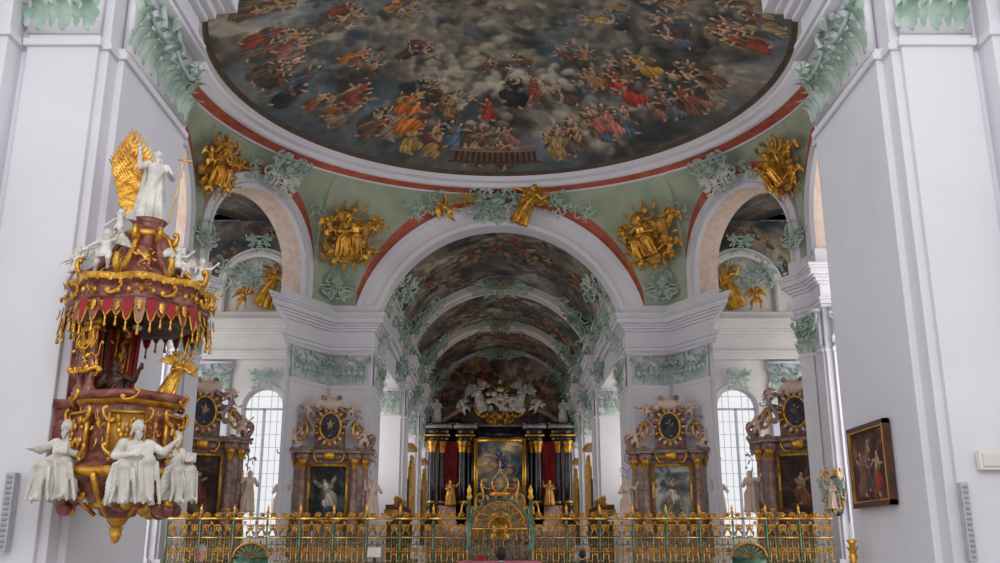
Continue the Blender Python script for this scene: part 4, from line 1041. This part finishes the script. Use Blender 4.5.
for k in range(8):
    a=k*PI/4+PI/8
    pts=[pol(a,.82-.55*t,3.36+.65*t-.12*math.sin(PI*t)) for t in np.linspace(0,1,12)]
    mb.tube(pts,[.05-.015*t for t in np.linspace(0,1,12)],7,1 if k%2 else 0)
    add_scroll(mb,frame(pol(a,.8,3.45),nrm(a+PI/2)),.22,.028,'C',1)
    add_scroll(mb,frame(pol(a,.36,3.95),nrm(a+PI/2)),.18,.024,'C',1)
    orn_m=frame(pol(a,.86,3.16),nrm(a)); add_scroll(mb,orn_m@RY(PI/2),.2,.018,'C',1)
    mb.merge(rocaille(k,4,9),frame(pol(k*PI/4,.48,3.6),(nrm(k*PI/4)[0],nrm(k*PI/4)[1],.4))@SC(.38),1)
    mb.merge(rocaille(k+9,4,9),frame(pol(k*PI/4,.88,3.15),nrm(k*PI/4))@SC(.24,.3,.18),1)
mb.ell((0,0,2.86),(.06,.1,.04),2)
mb.obj('pulpit_canopy',[MARB,GOLD,STAT,WOOD,REDCL],e,True,T(0,0,-.3)@SC(.9,.9,1))
mb=MB()
for k in range(15):
    t=(k-7)/7; a=t*.2+.08; L=1.42*(1-.25*abs(t)) ; M=frame(pol(-PI/2,.2,3.75),nrm(0))@RY(a)
    mb.cap((t*-.03,-.12,.2),(t*-.03,-.14,L),.022,.008,0,M,5); 
    for q in range(11): mb.leaf(M@T(0,-.11,.25+q*(L-.3)/11)@RY(.45 if q%2 else -.45),.15,.05,.5,0)
mb.obj('gilded_sunburst',[GOLD],e,True)
Q=lambda a,r,z:Vector(pol(a,r,z))
def pf(me,a,r,z,s,da=0,tilt=0,roll=0,m=None,nm='statue'):
    inst(me,nm,frame(Q(a,r,z),nrm(a+da))@RX(tilt)@RY(roll)@SC(s),e,m)
pf(FST0,1.57,.03,3.88,.96,-1.3)
pf(FSE0,-1.35,.62,.5,1.12,.9); pf(FSE1,.2,.6,.46,1.14,-.1); pf(FSE0,1.2,.56,.5,1.02,-.5); pf(FSE1,2.4,.56,.5,1.0,-.5)
pf(FPU0,-1.45,.74,3.04,.6,.9); pf(FPU1,-.8,.6,3.15,.66,.3); pf(FPU0,1.25,.7,3.04,.55,-.7); pf(FPU1,.8,.52,3.15,.5,-.3); pf(FPU0,-.9,.4,3.6,.48)
pf(FPU0,1.45,.82,2.8,.36,-.8,0,0,GOLD); pf(FAN,1.2,.42,1.72,.5,-1.0,0,-.35,GOLD); pf(FST1,-1.3,.2,1.15,1.0,.9,0,0,WOOD); pf(FPU1,-1.3,.5,2.3,.36,.6,0,0,GOLD)
mb=MB(); p=Q(.9,.3,3.85); mb.cap(p,p+Vector((.12,.05,.95)),.01,.008,0); q=p+Vector((.11,.04,.85)); r_=Vector((.93,.36,0)); mb.cap(q-r_*.08,q+r_*.08,.01,.01,0)
p=Q(1.45,.5,1.85); mb.cap(p,p+Vector((.1,.0,.6)),.014,.012,0); q=p+Vector((.07,0,.42)); mb.cap(q-r_*.13,q+r_*.13,.012,.012,0)
mb.obj('gilded_cross',[GOLD],e,True)

# ================================================================== LIGHT
w=bpy.data.worlds.new('sky'); scene.world=w; w.use_nodes=True; bg=w.node_tree.nodes['Background']; bg.inputs[0].default_value=(.96,.97,1.0,1); bg.inputs[1].default_value=.9
def area(name,loc,tgt,sx,sy,power,col=(1,1,1)):
    l=bpy.data.lights.new(name,'AREA'); l.shape='RECTANGLE'; l.size=sx; l.size_y=sy; l.energy=power; l.color=col
    o=bpy.data.objects.new(name,l); scene.collection.objects.link(o); o.location=loc
    d=Vector(tgt)-Vector(loc); o.rotation_euler=d.to_track_quat('-Z','Y').to_euler(); return o
for s in(-1,1):
    area('aisle_fill_light',(s*13.5,26,7),(0,27,9),7,10,760,(1,.97,.94))  # added side fill for the dim rotunda, no window built here
    area('bay_window_light',(s*13.5,33,5),(s*8.5,36,6),3,5,110,(.98,.98,1))
    for y in (42,49.3,57): area('choir_window_light',(s*7.2,y,7),(0,y+1,8.5),3,6,170,(1,.94,.86))
area('nave_fill_light',(0,-2,9),(0,30,11),9,7,720,(1,.98,.95))  # added fill panel behind the camera, not a modelled window

cam=bpy.data.cameras.new('camera'); co=bpy.data.objects.new('camera',cam); scene.collection.objects.link(co); scene.camera=co
cam.sensor_width=36; cam.lens=34.2; cam.clip_end=300; co.location=(0,0,H); co.rotation_euler=(math.radians(105.7),0,0)
